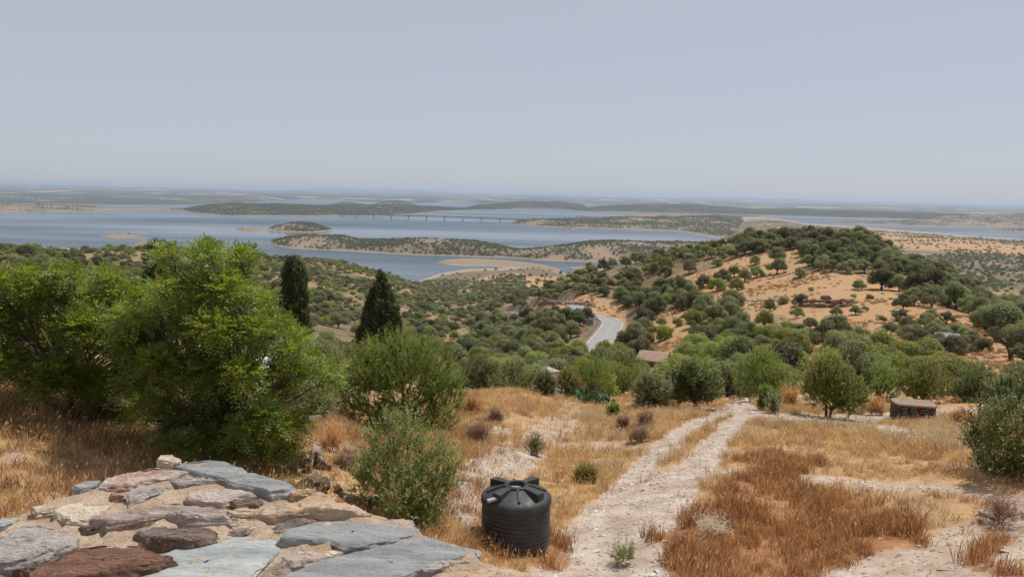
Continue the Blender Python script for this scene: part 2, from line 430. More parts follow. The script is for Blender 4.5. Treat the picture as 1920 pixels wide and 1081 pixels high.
# kinds of cover farther off
PXg, PYg = proj(np.stack([XX, YY, ZZ], -1))
CLEAR = [  # bare golden slopes of the hill, outlines as seen
 [(1255,527),(1330,505),(1400,478),(1500,468),(1510,500),(1440,532),(1350,562),(1320,552),(1300,530)],
 [(1365,562),(1400,535),(1500,508),(1700,518),(1720,545),(1660,560),(1640,600),(1560,622),(1500,600),(1440,585),(1380,572)],
 [(1600,545),(1690,535),(1720,560),(1790,590),(1850,620),(1920,660),(1960,700),(1850,690),(1790,650),(1740,610),(1650,600)],
 [(1640,600),(1700,620),(1705,680),(1680,705),(1660,690),(1655,640)],
 [(1215,605),(1255,578),(1300,592),(1305,625),(1240,645),(1208,648)],
 [(1490,700),(1500,660),(1535,630),(1560,625),(1555,660),(1530,690)],
 [(985,582),(1020,568),(1110,550),(1175,572),(1175,640),(1165,645),(1165,600),(1110,588)],
 [(822,640),(850,616),(880,605),(890,618),(850,642)],
 [(1398,578),(1442,578),(1448,612),(1404,612)]]
FIELD = [[(860,545),(885,525),(930,515),(1060,520),(1075,500),(1020,497),(1100,530),(1040,545),(960,535),(880,550)],
 [(1440,470),(1480,432),(1600,425),(1760,440),(1930,462),(1930,478),(1760,470),(1600,455)]]
A_red = np.clip(.5 + .9 * fbm(XX / 60, YY / 60, 71, 3), 0, 1) * sstep(60, 110, D)[:, None]
A_red = np.where((PXg > 1560) & (PYg > 560) & (D[:, None] < 260), np.clip(A_red + .25, 0, 1), A_red * .7)
scr = sstep(-.25, .35, fbm(XX / 120, YY / 120, 81, 4) + .35) * sstep(110, 240, D)[:, None]
for c in CLEAR: scr = np.where(inpoly(PXg, PYg, c) & (D[:, None] < 420), 0, scr)
for c in FIELD: scr = np.where(inpoly(PXg, PYg, c) & (D[:, None] > 700), 0, scr)
scr = np.where((PXg < 980) & (D[:, None] > 120) & (D[:, None] < 1250), np.maximum(scr, .55), scr)
A_scrub = scr
# ------------------------------------------------------------------ ground, water, islands, far country
def land_material(name, far=False):
    b = NB(name)
    n1 = b.noise(.02 if far else .35, 6, .6); n2 = b.noise(.15 if far else 2.2, 5, .65); n3 = b.noise(9, 4, .6)
    straw = b.ramp(n2, [(.25, (.29, .175, .085)), (.5, (.43, .275, .14)), (.75, (.55, .385, .22))])
    soil = b.ramp(n2, [(.3, (.28, .17, .095)), (.7, (.44, .29, .165))])
    c = b.mix(b.ramp(n1, [(.40, 0), (.60, 1)]), straw, soil)
    return b, c, n1, n2, n3
b, c, n1, n2, n3 = land_material('land')
red = b.ramp(n2, [(.3, (.31, .165, .082)), (.7, (.46, .275, .14))])
c = b.mix(b.math('MULTIPLY', b.attr('red'), .75), c, red)
scrubc = b.ramp(b.noise(.09, 5, .65), [(.25, (.085, .078, .042)), (.5, (.16, .125, .078)), (.72, (.25, .18, .115))])
c = b.mix(b.attr('scrub'), c, scrubc)
pathc = b.ramp(b.noise(1.7, 8, .75), [(.3, (.24, .17, .125)), (.45, (.37, .285, .225)), (.55, (.44, .36, .30)), (.72, (.57, .51, .45))])
c = b.mix(b.attr('path'), c, pathc)
rustc = b.ramp(b.noise(1.6, 5, .65), [(.3, (.17, .07, .03)), (.5, (.30, .135, .06)), (.7, (.45, .27, .15))])
c = b.mix(b.math('MULTIPLY', b.attr('rust'), .8), c, rustc)
rockc = b.ramp(b.noise(2.4, 7, .7, dist=.6), [(.28, (.13, .10, .085)), (.45, (.36, .28, .225)), (.6, (.50, .42, .35)), (.8, (.62, .55, .48))])
c = b.mix(b.attr('rock'), c, rockc)
sep = b.n('ShaderNodeSeparateXYZ'); b.l(b.pos, sep.inputs[0])
shore = b.maprange(b.math('ADD', sep.outputs[2], b.math('MULTIPLY', n1, -3.0)), LAKE + .7, LAKE - .6, 0, 1)
c = b.mix(shore, c, (.33, .26, .195))
b.base(c).rough(.95); b.p.inputs['Specular IOR Level'].default_value = .12
b.bump(n3, .6, .05); b.bump(b.noise(1.2, 5, .6), .5, .12)
M_LAND = b.m

g = np.arange(len(D) * NA).reshape(len(D), NA)
q = np.stack([g[:-1, :-1], g[:-1, 1:], g[1:, 1:], g[1:, :-1]], -1).reshape(-1, 4)
V = np.stack([XX, YY, ZZ], -1).reshape(-1, 3)
keep = (V[q, 2].max(1) > LAKE - 1.5)
q = q[keep]
me = mesh_np('ground', V, q, M_LAND, {k: ('POINT', a) for k, a in (('path', A_path), ('rust', A_rust), ('rock', A_rock), ('red', A_red), ('scrub', A_scrub))}, smooth=True)
bmx = bmesh.new(); bmx.from_mesh(me)
bmesh.ops.delete(bmx, geom=[v for v in bmx.verts if not v.link_faces], context='VERTS'); bmx.to_mesh(me); bmx.free()
tag(add('ground', me), kind='structure')

# water: one sheet out to the horizon
b = NB('water')
st = b.noise(.0011, 4, .6, stretch=(.35, 1.6, 1))
b.base((.035, .065, .085)).rough(b.ramp(st, [(.35, .10), (.65, .42)])); b.p.inputs['Specular IOR Level'].default_value = .5
b.p.inputs['IOR'].default_value = 1.33
b.bump(b.noise(.22, 3, .6), .12, 1.0)
M_WATER = b.m
FARD = 46000.0
ring = [(FARD * math.sin(a), FARD * math.cos(a), LAKE) for a in np.linspace(R(-60), R(60), 41)]
me = bpy.data.meshes.new('lake'); me.from_pydata([(-3500, 1200, LAKE), (3500, 1200, LAKE)] + ring[::-1], [], [tuple(range(43))]); me.materials.append(M_WATER)
tag(add('lake', me), kind='structure')

b, c, n1, n2, n3 = land_material('island_land', True)
c = b.mix(.75, c, (.205, .160, .108)); scrubc = b.ramp(b.noise(.03, 5, .65), [(.3, (.036, .042, .022)), (.7, (.085, .078, .045))])
c = b.mix(b.attr('scrub'), c, scrubc)
sep = b.n('ShaderNodeSeparateXYZ'); b.l(b.pos, sep.inputs[0])
shore = b.maprange(b.math('ADD', sep.outputs[2], b.math('MULTIPLY', n1, -3.0)), LAKE + 1.4, LAKE - .4, 0, 1)
c = b.mix(shore, c, (.30, .24, .18)); b.base(c).rough(.95); b.bump(n2, .6, 1.0)
M_ISLE = b.m
b = NB('far_country')
f1 = b.noise(.00035, 6, .62); f2 = b.noise(.0022, 5, .6, stretch=(1, .6, 1))
vo = b.n('ShaderNodeTexVoronoi'); vo.inputs['Scale'].default_value = .0011; b.l(b.pos, vo.inputs['Vector'])
fld = b.ramp(vo.outputs['Color'], [(.2, (.26, .19, .13)), (.5, (.40, .30, .20)), (.8, (.55, .44, .31))])
c = b.mix(b.ramp(f2, [(.42, 0), (.50, 1)]), fld, (.045, .052, .032))
c = b.mix(b.ramp(f1, [(.46, 0), (.54, 1)]), c, (.06, .066, .04))
b.base(c).rough(.95); M_FAR = b.m

TREE_SPOTS = []      # (points, density kind) for the trees of the islands
def landmass(name, st, noise=1.0, nx=140, nyy=26, scrub=.4, mat=None, dens=0.0, shape=1.0, seed=0):
    """stations (picture x, row of near shore, row of far shore, row of crest)"""
    st = np.array(st, float); xs = np.linspace(st[0, 0], st[-1, 0], nx)
    yf, yb, yc = (pchip(st[:, 0], st[:, k], xs) for k in (1, 2, 3))
    yf = yf + .35 * fbm(xs / 14, xs * 0, seed, 3); yb = np.minimum(yb, yf - .15)
    t = np.linspace(0, 1, nyy)
    pf = on_lake(xs, yf); pb = on_lake(xs, yb)
    P = pf[None] * (1 - t)[:, None, None] + pb[None] * t[:, None, None]
    ymid = proj(P[nyy // 2])[1]; dm = np.hypot(P[nyy // 2, :, 0], P[nyy // 2, :, 1])
    hc = np.maximum((ymid - yc) / F * dm, .6)
    prof = np.sin(np.pi * np.clip(t, 0, 1)) ** shape
    Z = hc[None] * prof[:, None] * (1 + .38 * noise * fbm(P[..., 0] / 170, P[..., 1] / 170, seed + 5, 4))
    e = np.minimum(1, np.minimum(xs - xs[0], xs[-1] - xs) / (xs[-1] - xs[0]) / .04)
    Z = Z * np.sqrt(np.clip(e, 0, 1))[None] + .9 * np.minimum(1, prof[:, None] * 6) - 1.2 * (prof[:, None] < .02)
    P = P.copy(); P[..., 2] = LAKE + Z
    gi = np.arange(nx * nyy).reshape(nyy, nx)
    qq = np.stack([gi[:-1, :-1], gi[:-1, 1:], gi[1:, 1:], gi[1:, :-1]], -1).reshape(-1, 4)
    sc_ = np.clip(scrub + .9 * fbm(P[..., 0] / 120, P[..., 1] / 120, seed + 9, 4), 0, 1)
    me = mesh_np(name, P.reshape(-1, 3), qq, mat or M_ISLE, {'scrub': ('POINT', sc_)}, smooth=True)
    tag(add(name, me), kind='structure')
    if dens > 0: TREE_SPOTS.append((P, sc_, dens))
    return P

landmass('islet', [(190,444.5,443.5,443.5),(215,446.5,440.5,440.3),(245,447,440.8,441),(275,447.5,446.5,446.5)], dens=.0004, scrub=.1, seed=1)
landmass('islet', [(250,463,459,459),(275,464,456,452.5),(300,466,458,456),(325,466,463,462)], dens=.0003, scrub=.1, seed=2)
landmass('islet', [(442,429.5,428.5,428),(458,431,427,424.6),(480,431.5,428,426.5),(504,431.5,430.3,430)], dens=.0006, seed=3)
landmass('island', [(500,431.5,430.5,430),(525,434,424,425),(560,435.5,422,418.5),(585,435.5,422,419.5),(605,434.5,425,427),(623,433,431.5,431)], dens=.0075, scrub=.5, seed=4)
L3 = landmass('island', [(503,456,454.5,454),(520,462,450,449),(563,467,447,443),(640,470.5,449,446),(683,473,452,452.5),(723,475.5,454,452),(783,478.5,456,448),(840,480,458,451),(890,482,460,455),(940,483.5,465,463.5),(973,485,470,470),(1010,488,468,468),(1040,489.5,466,465),(1107,491.5,464,457.5),(1157,493,463,454),(1223,494,466,458),(1290,494,468,460),(1370,492,470,462)], nx=320, nyy=34, dens=.0095, scrub=.5, seed=6)
landmass('sand_spit', [(820,494,492.5,492.5),(840,497,488,487.5),(875,498.5,485,486),(915,499,486,487.5),(960,502,490,491),(1010,506,496,496),(1050,512,505,504)], dens=.0006, scrub=-.6, seed=8)
landmass('sand_spit', [(1066,503,502,502),(1085,506,500.5,501),(1110,512,502,503),(1135,512,505,505)], scrub=-.6, seed=9)
landmass('headland', [(955,420.5,419.5,419),(985,422,415,413),(1040,426,414,412),(1080,427.5,413,411),(1150,429.5,411,409.5),(1220,432,409,408),(1280,435.5,407,407.5),(1345,446,405,408),(1400,448,406,420),(1440,450,410,429.3)], nx=200, dens=.005, scrub=.5, seed=10)
landmass('islet', [(1055,428.5,428,428),(1066,430.8,428.5,428),(1078,430,429,429)], nx=30, dens=.002, seed=11)
landmass('islet', [(928,420,419.4,419.3),(936,420.6,418.9,418.7),(945,420.2,419.5,419.4)], nx=30, dens=.001, seed=12)
landmass('islet', [(1076,409.5,408.8,408.6),(1085,410.3,407.5,406),(1105,410.8,408,408),(1136,411.5,410.6,410.4)], nx=60, dens=.002, seed=13)
landmass('headland', [(-260,400,384,384),(0,397.5,385,384.5),(100,397,386.5,385.5),(173,396.5,388,387),(207,394.5,390.5,390),(290,394.5,390.8,390),(352,395.5,391.3,391)], nx=160, dens=.002, scrub=.3, seed=14)
landmass('headland', [(340,394,391.5,391),(385,402,388,387.5),(433,405,386,384),(520,405,386,384.5),(600,405.3,388,386.5),(700,404.8,388,385.5),(783,400.5,389,387),(830,396,390,388.8),(870,394,390.5,389.6),(965,392.6,391.3,391)], nx=220, dens=.0050, scrub=.9, seed=15)
landmass('headland', [(876,391.5,388.5,388),(917,391.8,386,383.2),(955,392,384,380.5),(1000,391.8,384,379),(1050,392.5,385,380),(1085,395,386,383),(1100,394,388,386)], nx=120, dens=.004, scrub=1.0, seed=16)
landmass('headland', [(1078,396.3,392,391.5),(1130,397.3,389,387),(1180,398.3,388,384.5),(1230,399.5,388,383.5),(1280,400.3,388,383.5),(1350,401.5,391,388.5),(1413,403.2,393,393),(1480,405.2,394,393.3),(1580,408.2,398,396.5),(1713,410.8,402,400),(1800,411.8,404,402.5),(2050,415,408,407)], nx=260, dens=.0035, scrub=1.0, seed=17)
landmass('headland', [(693,387.5,385.5,385),(720,388,382.5,379.5),(742,388.2,382,377),(760,388,382.5,379.5),(782,387.2,385.8,385.5)], nx=80, dens=.002, scrub=.9, seed=18)
landmass('islet', [(622,384.5,383,382.5),(650,385.3,381.5,379.8),(682,385,383.4,383)], nx=50, dens=.002, scrub=.8, seed=19)
landmass('islet', [(886,388.2,387.2,387),(900,388.8,385.5,382.6),(915,388.4,387.2,387)], nx=40, dens=.002, scrub=.8, seed=20)
landmass('headland', [(1562,419,417.6,417.4),(1600,420.3,416.6,416),(1660,421.5,416.3,416),(1720,424,414,412),(1780,425.5,410,406.5),(1850,426,408,404.5),(1950,427.5,408,405),(2150,431,410,408)], nx=160, dens=.0016, scrub=.4, seed=21)
landmass('islet', [(1850,433.2,432.3,432),(1885,434.3,431.2,428.5),(1930,435.3,431.2,428.5),(2010,436,433,432)], nx=60, dens=.0024, scrub=.5, seed=22)
landmass('headland', [(1150,404.5,403.6,403.3),(1200,406,401.5,401),(1260,407.5,401,400.5),(1330,408.5,402.5,402),(1400,407.5,404,403.5),(1450,407.5,406,405.5)], nx=90, dens=.001, scrub=.2, seed=23)

# the country beyond the water, out to the horizon
fs = np.array([(-700,377),(-300,379),(0,380),(283,382),(417,382),(470,379),(520,374.5),(560,373),(640,375),(700,378),(780,379.5),(960,380.5),(1100,382),(1300,386.5),(1420,391),(1550,395),(1740,401),(1920,405),(2200,411),(2700,422)], float)
xs = np.linspace(-700, 2650, 420); y0 = pchip(fs[:, 0], fs[:, 1], xs)
y0 = y0 + .8 * fbm(xs / 60, xs * 0, 91, 4)
p0 = on_lake(xs, y0); d0 = np.hypot(p0[:, 0], p0[:, 1]); d0 = np.minimum(d0, 26000); az0 = np.arctan2(p0[:, 0], p0[:, 1])
t = np.linspace(0, 1, 110)
dd = d0[None] * (FARD * .985 / d0[None]) ** t[:, None]
PX_, PY_ = dd * np.sin(az0), dd * np.cos(az0)
hz = 4 + 9 * sstep(0, .05, t)[:, None] + 26 * fbm(PX_ / 2200, PY_ / 2200, 95, 5) * sstep(0, .15, t)[:, None] + (sstep(.0, 1.0, t)[:, None] * 20)
hz = np.maximum(hz, .8) - 2 * (t[:, None] == 0)
for px_, d_, hgt, wdt in ((700, 43000, 190, 95), (620, 41000, 120, 60), (780, 43500, 120, 80), (1390, 40000, 130, 80), (1300, 42000, 110, 60), (1480, 42000, 90, 70), (1010, 43000, 90, 60), (90, 42000, 60, 200), (1650, 43000, 60, 120)):
    azc = math.atan((px_ - CX) / F)
    hz = hz + .55 * hgt * np.exp(-((np.tan(az0)[None] - math.tan(azc)) * F / wdt) ** 2 - ((dd - d_) / 3500) ** 2)
V = np.stack([PX_, PY_, LAKE + hz], -1).reshape(-1, 3)
gi = np.arange(420 * 110).reshape(110, 420)
q = np.stack([gi[:-1, :-1], gi[:-1, 1:], gi[1:, 1:], gi[1:, :-1]], -1).reshape(-1, 4)
tag(add('far_plain', mesh_np('far_plain', V, q, M_FAR, smooth=True)), kind='structure')

# the hazy air of the day
hb = Geo(); hx = 47500.0
hb.box((0, hx / 2 - 300, (-176 + 40) / 2), (hx * 2, hx + 600, 40 + 176))
mt = bpy.data.materials.new('haze'); mt.use_nodes = True; tn = mt.node_tree; tn.nodes.clear()
ho = tn.nodes.new('ShaderNodeOutputMaterial'); pv = tn.nodes.new('ShaderNodeVolumePrincipled')
pv.inputs['Color'].default_value = (.62, .745, .93, 1); pv.inputs['Density'].default_value = 1 / 22000.0; pv.inputs['Anisotropy'].default_value = .25
tn.links.new(pv.outputs[0], ho.inputs['Volume'])
tag(add('haze', hb.mesh('haze', mt)), 'pale blue summer haze over the reservoir', kind='stuff')
# ------------------------------------------------------------------ the wall top under the camera
ZW = -1.2
def on_wall(px, py, z=ZW):
    d = ray(px, py); return d[..., :2] * (z / d[..., 2])[..., None]
WALLPX = [(-420,1250),(-260,1085),(-120,1015),(0,970),(60,951),(135,922),(190,906),(260,880),(338,854),(365,862),(420,872),(500,905),(543,914),(590,913),(625,922),(660,942),(700,966),(775,975),(800,996),(886,1027),(905,1046),(960,1060),(1034,1080),(1110,1125),(1300,1300)]
_wp = on_wall(np.array([p[0] for p in WALLPX], float), np.array([p[1] for p in WALLPX], float))
WALLXY = [tuple(p) for p in _wp] + [(1.2, .4), (1.0, -.9), (-2.6, -.9), (-2.9, 1.2)]
def poly_sd(x, y, poly):
    d, _ = seg_dist(x, y, list(poly) + [poly[0]]); return np.where(inpoly(x, y, poly), -d, d)

b = NB('lime_mortar')
n = b.noise(7, 8, .65); n2 = b.noise(60, 4, .6)
c = b.ramp(n, [(.3, (.33, .225, .15)), (.5, (.45, .33, .235)), (.72, (.58, .465, .36))])
c = b.mix(b.ramp(n2, [(.35, .5), (.5, 0)]), c, (.36, .24, .15))
b.base(c).rough(.95); b.bump(n2, 1.0, .02); b.bump(b.noise(200, 3), .6, .004); M_MORTAR = b.m

def stone_mat(name, stops, streak=(1, 1, 1), ang=0, sc=6, rough=.8, bump=.012, blot=None):
    b = NB(name); f = b.noise(sc, 9, .74, stretch=(*streak, (0, 0, ang)), dist=.5); fine = b.noise(38, 6, .7, stretch=(*streak, (0, 0, ang)))
    c = b.ramp(f, stops)
    if blot is not None: c = b.mix(b.ramp(b.noise(5.5, 6, .7), [(.52, 0), (.62, .85)]), c, blot)
    c = b.mix(b.ramp(fine, [(.30, .55), (.44, 0)]), c, tuple(x * .45 for x in stops[0][1]))
    c = b.mix(b.ramp(b.noise(23, 5, .7), [(.66, 0), (.74, .6)]), c, (.66, .62, .57))
    b.base(c).rough(rough); b.bump(fine, .9, bump); b.bump(b.noise(sc * 1.5, 7, .7, stretch=(*streak, (0, 0, ang)), dist=.4), .8, bump * 2.2); return b.m
SM = {
 'slate': stone_mat('blue_slate', [(.3, (.205, .208, .206)), (.5, (.315, .318, .315)), (.7, (.45, .45, .44))], (.7, 3, 1), .35, 4),
 'green': stone_mat('green_slate', [(.28, (.25, .275, .272)), (.48, (.40, .422, .408)), (.62, (.53, .54, .51)), (.8, (.64, .63, .585))], (.7, 2.4, 1), .5, 4),
 'rust': stone_mat('rust_rock', [(.28, (.11, .055, .038)), (.45, (.21, .105, .07)), (.6, (.32, .175, .115)), (.78, (.40, .30, .25))], (1, 2, 2), .3, 6, bump=.02),
 'pink': stone_mat('pink_quartz', [(.28, (.40, .285, .225)), (.5, (.60, .485, .415)), (.72, (.73, .66, .60))], (1, 1.7, 1), .2, 7, bump=.018, blot=(.44, .225, .15)),
 'purple': stone_mat('purple_schist', [(.28, (.23, .135, .095)), (.45, (.38, .27, .215)), (.56, (.53, .44, .385)), (.72, (.65, .58, .52))], (.8, 2.6, 1), .15, 5, bump=.018),
 'cream': stone_mat('cream_stone', [(.3, (.47, .36, .25)), (.55, (.62, .52, .40)), (.75, (.70, .62, .51))], (1, 1, 1), 0, 7),
 'brown': stone_mat('brown_schist', [(.28, (.15, .10, .075)), (.5, (.29, .20, .15)), (.72, (.42, .32, .25))], (.6, 3, 2), .1, 7, bump=.018, blot=(.25, .25, .235)),
 'orange': stone_mat('ochre_stone', [(.28, (.38, .225, .12)), (.5, (.52, .37, .25)), (.75, (.62, .51, .40))], (1, 1.3, 1), .2, 5, blot=(.44, .37, .32)),
 'white': stone_mat('white_quartz', [(.28, (.27, .225, .20)), (.48, (.52, .46, .42)), (.7, (.70, .66, .61))], (1, 1.4, 1), .1, 9, bump=.022),
}
STONES = [ # look, proud of mortar (m), tilt x, tilt y, outline in the picture
 ('slate', .045, .0, .02, [(340,871),(355,863),(398,858),(422,860),(455,875),(463,886),(485,890),(543,909),(527,921),(501,925),(475,913),(440,905),(420,898),(380,885)]),
 ('pink', .035, 0, 0, [(191,913),(206,897),(249,881),(287,872),(314,875),(349,878),(320,891),(284,898),(260,905),(236,913),(217,916)]),
 ('white', .03, 0, 0, [(240,933),(249,913),(287,908),(315,909),(295,921),(260,935),(244,944)]),
 ('white', .025, 0, 0, [(325,896),(341,889),(379,889),(403,898),(374,902),(336,908)]),
 ('pink', .05, .02, 0, [(353,929),(363,916),(393,908),(433,906),(466,914),(475,923),(444,929),(417,942),(387,939)]),
 ('cream', .045, .05, 0, [(103,959),(116,940),(152,932),(190,932),(203,939),(184,959),(162,975),(130,970)]),
 ('purple', .05, .06, 0, [(179,975),(211,959),(287,946),(301,933),(336,933),(349,942),(401,947),(420,962),(418,970),(347,973),(311,965),(260,975),(217,984)]),
 ('white', .065, .03, 0, [(16,992),(41,970),(76,970),(127,986),(142,997),(135,1008),(89,1030),(54,1046),(11,1051),(-25,1050),(-25,1005)]),
 ('rust', .115, .10, .03, [(65,1065),(114,1024),(146,997),(190,990),(255,992),(282,1013),(317,1027),(244,1051),(173,1070),(114,1081),(70,1076)]),
 ('brown', .065, .05, 0, [(260,992),(287,978),(336,973),(387,975),(403,986),(401,1002),(357,1012),(306,1008),(274,1002)]),
 ('green', .05, 0, .02, [(187,1081),(271,1046),(352,1016),(422,1002),(496,998),(517,1013),(504,1038),(471,1065),(455,1090),(330,1130),(200,1120)]),
 ('orange', .055, .03, 0, [(488,963),(498,950),(556,934),(588,916),(614,919),(659,943),(691,963),(660,966),(620,958),(580,958),(530,966)]),
 ('brown', .03, 0, 0, [(499,998),(543,972),(598,955),(601,961),(581,976),(549,992),(517,1001)]),
 ('slate', .065, .03, -.02, [(531,1011),(543,993),(601,972),(711,962),(762,964),(774,982),(772,995),(704,1014),(669,1024),(643,1027),(620,1016),(575,1010)]),
 ('slate', .055, .0, -.02, [(548,1076),(601,1053),(711,1018),(791,996),(817,1008),(882,1024),(887,1035),(833,1043),(785,1063),(727,1085),(640,1115),(545,1105)]),
 ('pink', .04, .03, 0, [(530,1047),(546,1024),(588,1021),(614,1034),(611,1043),(575,1056),(546,1063)]),
 ('purple', .06, 0, .05, [(475,1085),(500,1060),(527,1043),(543,1060),(548,1090),(510,1110)]),
 ('orange', .045, 0, 0, [(817,1073),(872,1061),(969,1060),(988,1066),(1034,1082),(1040,1115),(940,1140),(830,1110)]),
 ('pink', .025, 0, 0, [(430,1001),(455,989),(485,985),(480,992),(458,999)]),
 ('green', .03, 0, 0, [(-12,976),(4,970),(35,967),(22,977),(8,984),(-14,990)]),
 ('brown', .05, 0, 0, [(-20,1072),(3,1066),(16,1070),(30,1083),(10,1110),(-20,1100)]),
 ('brown', .025, 0, 0, [(300,1072),(330,1060),(352,1062),(338,1078),(312,1082)]) if False else ('cream', .02, 0, 0, [(404,1030),(0,0)]),
 ('pink', .03, 0, 0, [(205,925),(228,918),(240,922),(232,932),(210,936)]),
 ('cream', .03, 0, 0, [(60,956),(88,945),(104,946),(96,958),(70,964)]),
 ('white', .03, 0, 0, [(420,1020),(450,1008)]),
 ('brown', .03, 0, 0, [(430,944),(470,934),(492,936),(480,946),(445,950)]),
 ('orange', .03, 0, 0, [(425,960),(460,952),(485,953),(480,966),(440,970)]),
 ('pink', .03, 0, 0, [(425,976),(470,972),(500,974),(490,984),(440,986)]),
 ('slate', .03, 0, 0, [(140,912),(165,900),(186,898),(180,910),(150,920)]),
 ('cream', .035, 0, 0, [(300,852),(318,849),(336,856),(336,866),(312,868),(296,862)]),
 ('orange', .03, 0, 0, [(545,925),(575,912),(588,914),(572,926),(550,930)]),
 ('cream', .03, 0, 0, [(600,1030),(630,1030),(660,1030),(640,1040),(612,1046)]),
 ('white', .03, 0, 0, [(790,1066),(815,1052),(860,1046),(880,1050),(850,1058),(812,1070)]),
 ('pink', .03, 0, 0, [(215,1076),(250,1060),(275,1052),(262,1066),(235,1080)]),
 ('brown', .03, 0, 0, [(150,985),(172,982),(205,986),(190,990),(160,992)]),
 ('rust', .035, 0, 0, [(20,1058),(60,1050),(75,1048),(60,1062),(30,1068)]),
 ('slate', .05, 0, 0, [(-180,1060),(-90,1020),(-40,1040),(-60,1100),(-160,1120)]),
 ('cream', .05, 0, 0, [(640,1190),(760,1130),(860,1150),(840,1230),(690,1260)]),
 ('rust', .05, 0, 0, [(60,1180),(200,1150),(260,1200),(160,1260),(40,1250)]),
 ('green', .05, 0, 0, [(330,1210),(470,1150),(570,1170),(560,1250),(400,1280)]),
]
STONES = [s for s in STONES if len(s[4]) > 2]
wall = bpy.data.objects.new('stone_wall', None); COL.objects.link(wall); wall.location = (-.6, 2.0, -5.5)
tag(wall, 'rough stone and mortar wall top with slate slabs overlooking the valley', 'wall')
WL = np.array([-.6, 2.0, -5.5])
gx = np.arange(-3.2, 1.6, .018); gy = np.arange(-1.1, 3.9, .018)
GX, GY = np.meshgrid(gx, gy)
sd_ = poly_sd(GX, GY, WALLXY) + .02 * fbm(GX / .12, GY / .12, 101, 4)
Zm = ZW + .022 * fbm(GX / .16, GY / .16, 103, 5) + .016 * np.maximum(fbm(GX / .035, GY / .035, 105, 4), -.1) + .012 * (fbm(GX / .09, GY / .09, 109, 4) > .25) + .02 * fbm(GX / .5, GY / .5, 107, 2)
Zm = Zm - .12 * sstep(-.05, 0.01, sd_) ** 2
Zm = np.where(sd_ > .012, -5.6, Zm)
g = np.arange(GX.size).reshape(GX.shape)
q = np.stack([g[:-1, :-1], g[:-1, 1:], g[1:, 1:], g[1:, :-1]], -1).reshape(-1, 4)
q = q[(Zm.ravel()[q].max(1) > -5)]
V = np.stack([GX, GY, Zm], -1).reshape(-1, 3) - WL
used = np.zeros(len(V), bool); used[q] = True; mp = np.cumsum(used) - 1
add('mortar', mesh_np('mortar', V[used], mp[q], M_MORTAR, smooth=True), wall)

def stone_mesh(k, look, proud, tx, ty, outline):
    P = on_wall(np.array([p[0] for p in outline], float), np.array([p[1] for p in outline], float), ZW + proud)
    c = P.mean(0)
    # dense ragged outline
    n = 140 if np.ptp(P[:, 0]) > .25 else 64; cl = np.vstack([P, P[:1]]); s = np.concatenate([[0], np.cumsum(np.hypot(*np.diff(cl, axis=0).T))])
    u = np.linspace(0, s[-1], n, endpoint=False); O = np.stack([np.interp(u, s, cl[:, i]) for i in (0, 1)], -1)
    size = np.sqrt(np.ptp(P[:, 0]) * np.ptp(P[:, 1]))
    rad = (O - c) * 1.07; O = c + rad * (1 + .045 * fbm(O[:, 0] / .05 + k, O[:, 1] / .05, 201 + k, 4))[:, None]
    rings = [(-1, 1.03, 0), (-.55, 1.04, 0), (-.3, 1.02, 0), (-.1, 1.0, 0)] + [(0, t, 1) for t in (.992, .98, .965, .945, .92, .89, .86, .82, .78, .73, .68, .63, .57, .51, .45, .39, .33, .27, .21, .15, .09, .03)]
    V = []
    flat = look in ('slate', 'green')
    for zz, t, top in rings:
        Q = c + (O - c) * t
        if top:
            q_ = np.clip((P[:, 1].max() - Q[:, 1]) / np.ptp(P[:, 1]), 0, 1)          # bedded at the back, proud in front
            z = ZW + .012 + proud * (.15 + .85 * q_) + ty * (Q[:, 0] - c[0])
            nz = fbm(Q[:, 0] / .22 + k, Q[:, 1] / .09, 301 + k, 5)
            lay = np.floor(nz * 5 + fbm(Q[:, 0] / .05, Q[:, 1] / .05, 311, 2)) / 5      # flakes
            z = z + (.010 if flat else .020) * lay + (.003 if flat else .010) * fbm(Q[:, 0] / .05, Q[:, 1] / .05, 321 + k, 5)
            z = z - (.006 if flat else .008) * sstep(.9, 1.0, t) ** 2
        else:
            j = fbm(np.arange(n) / 4.0, np.full(n, zz * 9), 331 + k, 3)
            Q = Q + (Q - c) / np.linalg.norm(Q - c, axis=1)[:, None] * (.012 * j)[:, None]
            q_ = np.clip((P[:, 1].max() - Q[:, 1]) / np.ptp(P[:, 1]), 0, 1); z = ZW + .006 + proud * (.15 + .85 * q_) * (1 + zz) - (.06 if zz == -1 else 0)
        V.append(np.column_stack([Q, z + np.zeros(n)]))
    V = np.concatenate(V) - WL
    m = len(rings); Fq = []
    for i in range(m - 1):
        a = i * n + np.arange(n); b_ = i * n + (np.arange(n) + 1) % n
        Fq.append(np.stack([a, b_, b_ + n, a + n], -1))
    Fq = np.concatenate(Fq)
    return mesh_np('stone', V, Fq, SM[look], smooth=False)
LOOKL = {'slate': 'flat blue grey slate slab', 'green': 'pale green grey slate slab', 'rust': 'thick rust brown rock', 'pink': 'pinkish quartz stone', 'purple': 'purplish red schist', 'cream': 'cream coloured stone', 'brown': 'brown layered schist', 'orange': 'ochre stained stone', 'white': 'rough whitish quartz stone'}
for k, (look, proud, tx, ty, ol) in enumerate(STONES):
    proud *= .55 if look in ('slate', 'green') else .7
    o = add('stone', stone_mesh(k, look, proud, tx, ty, ol), wall); o['label'] = LOOKL[look]
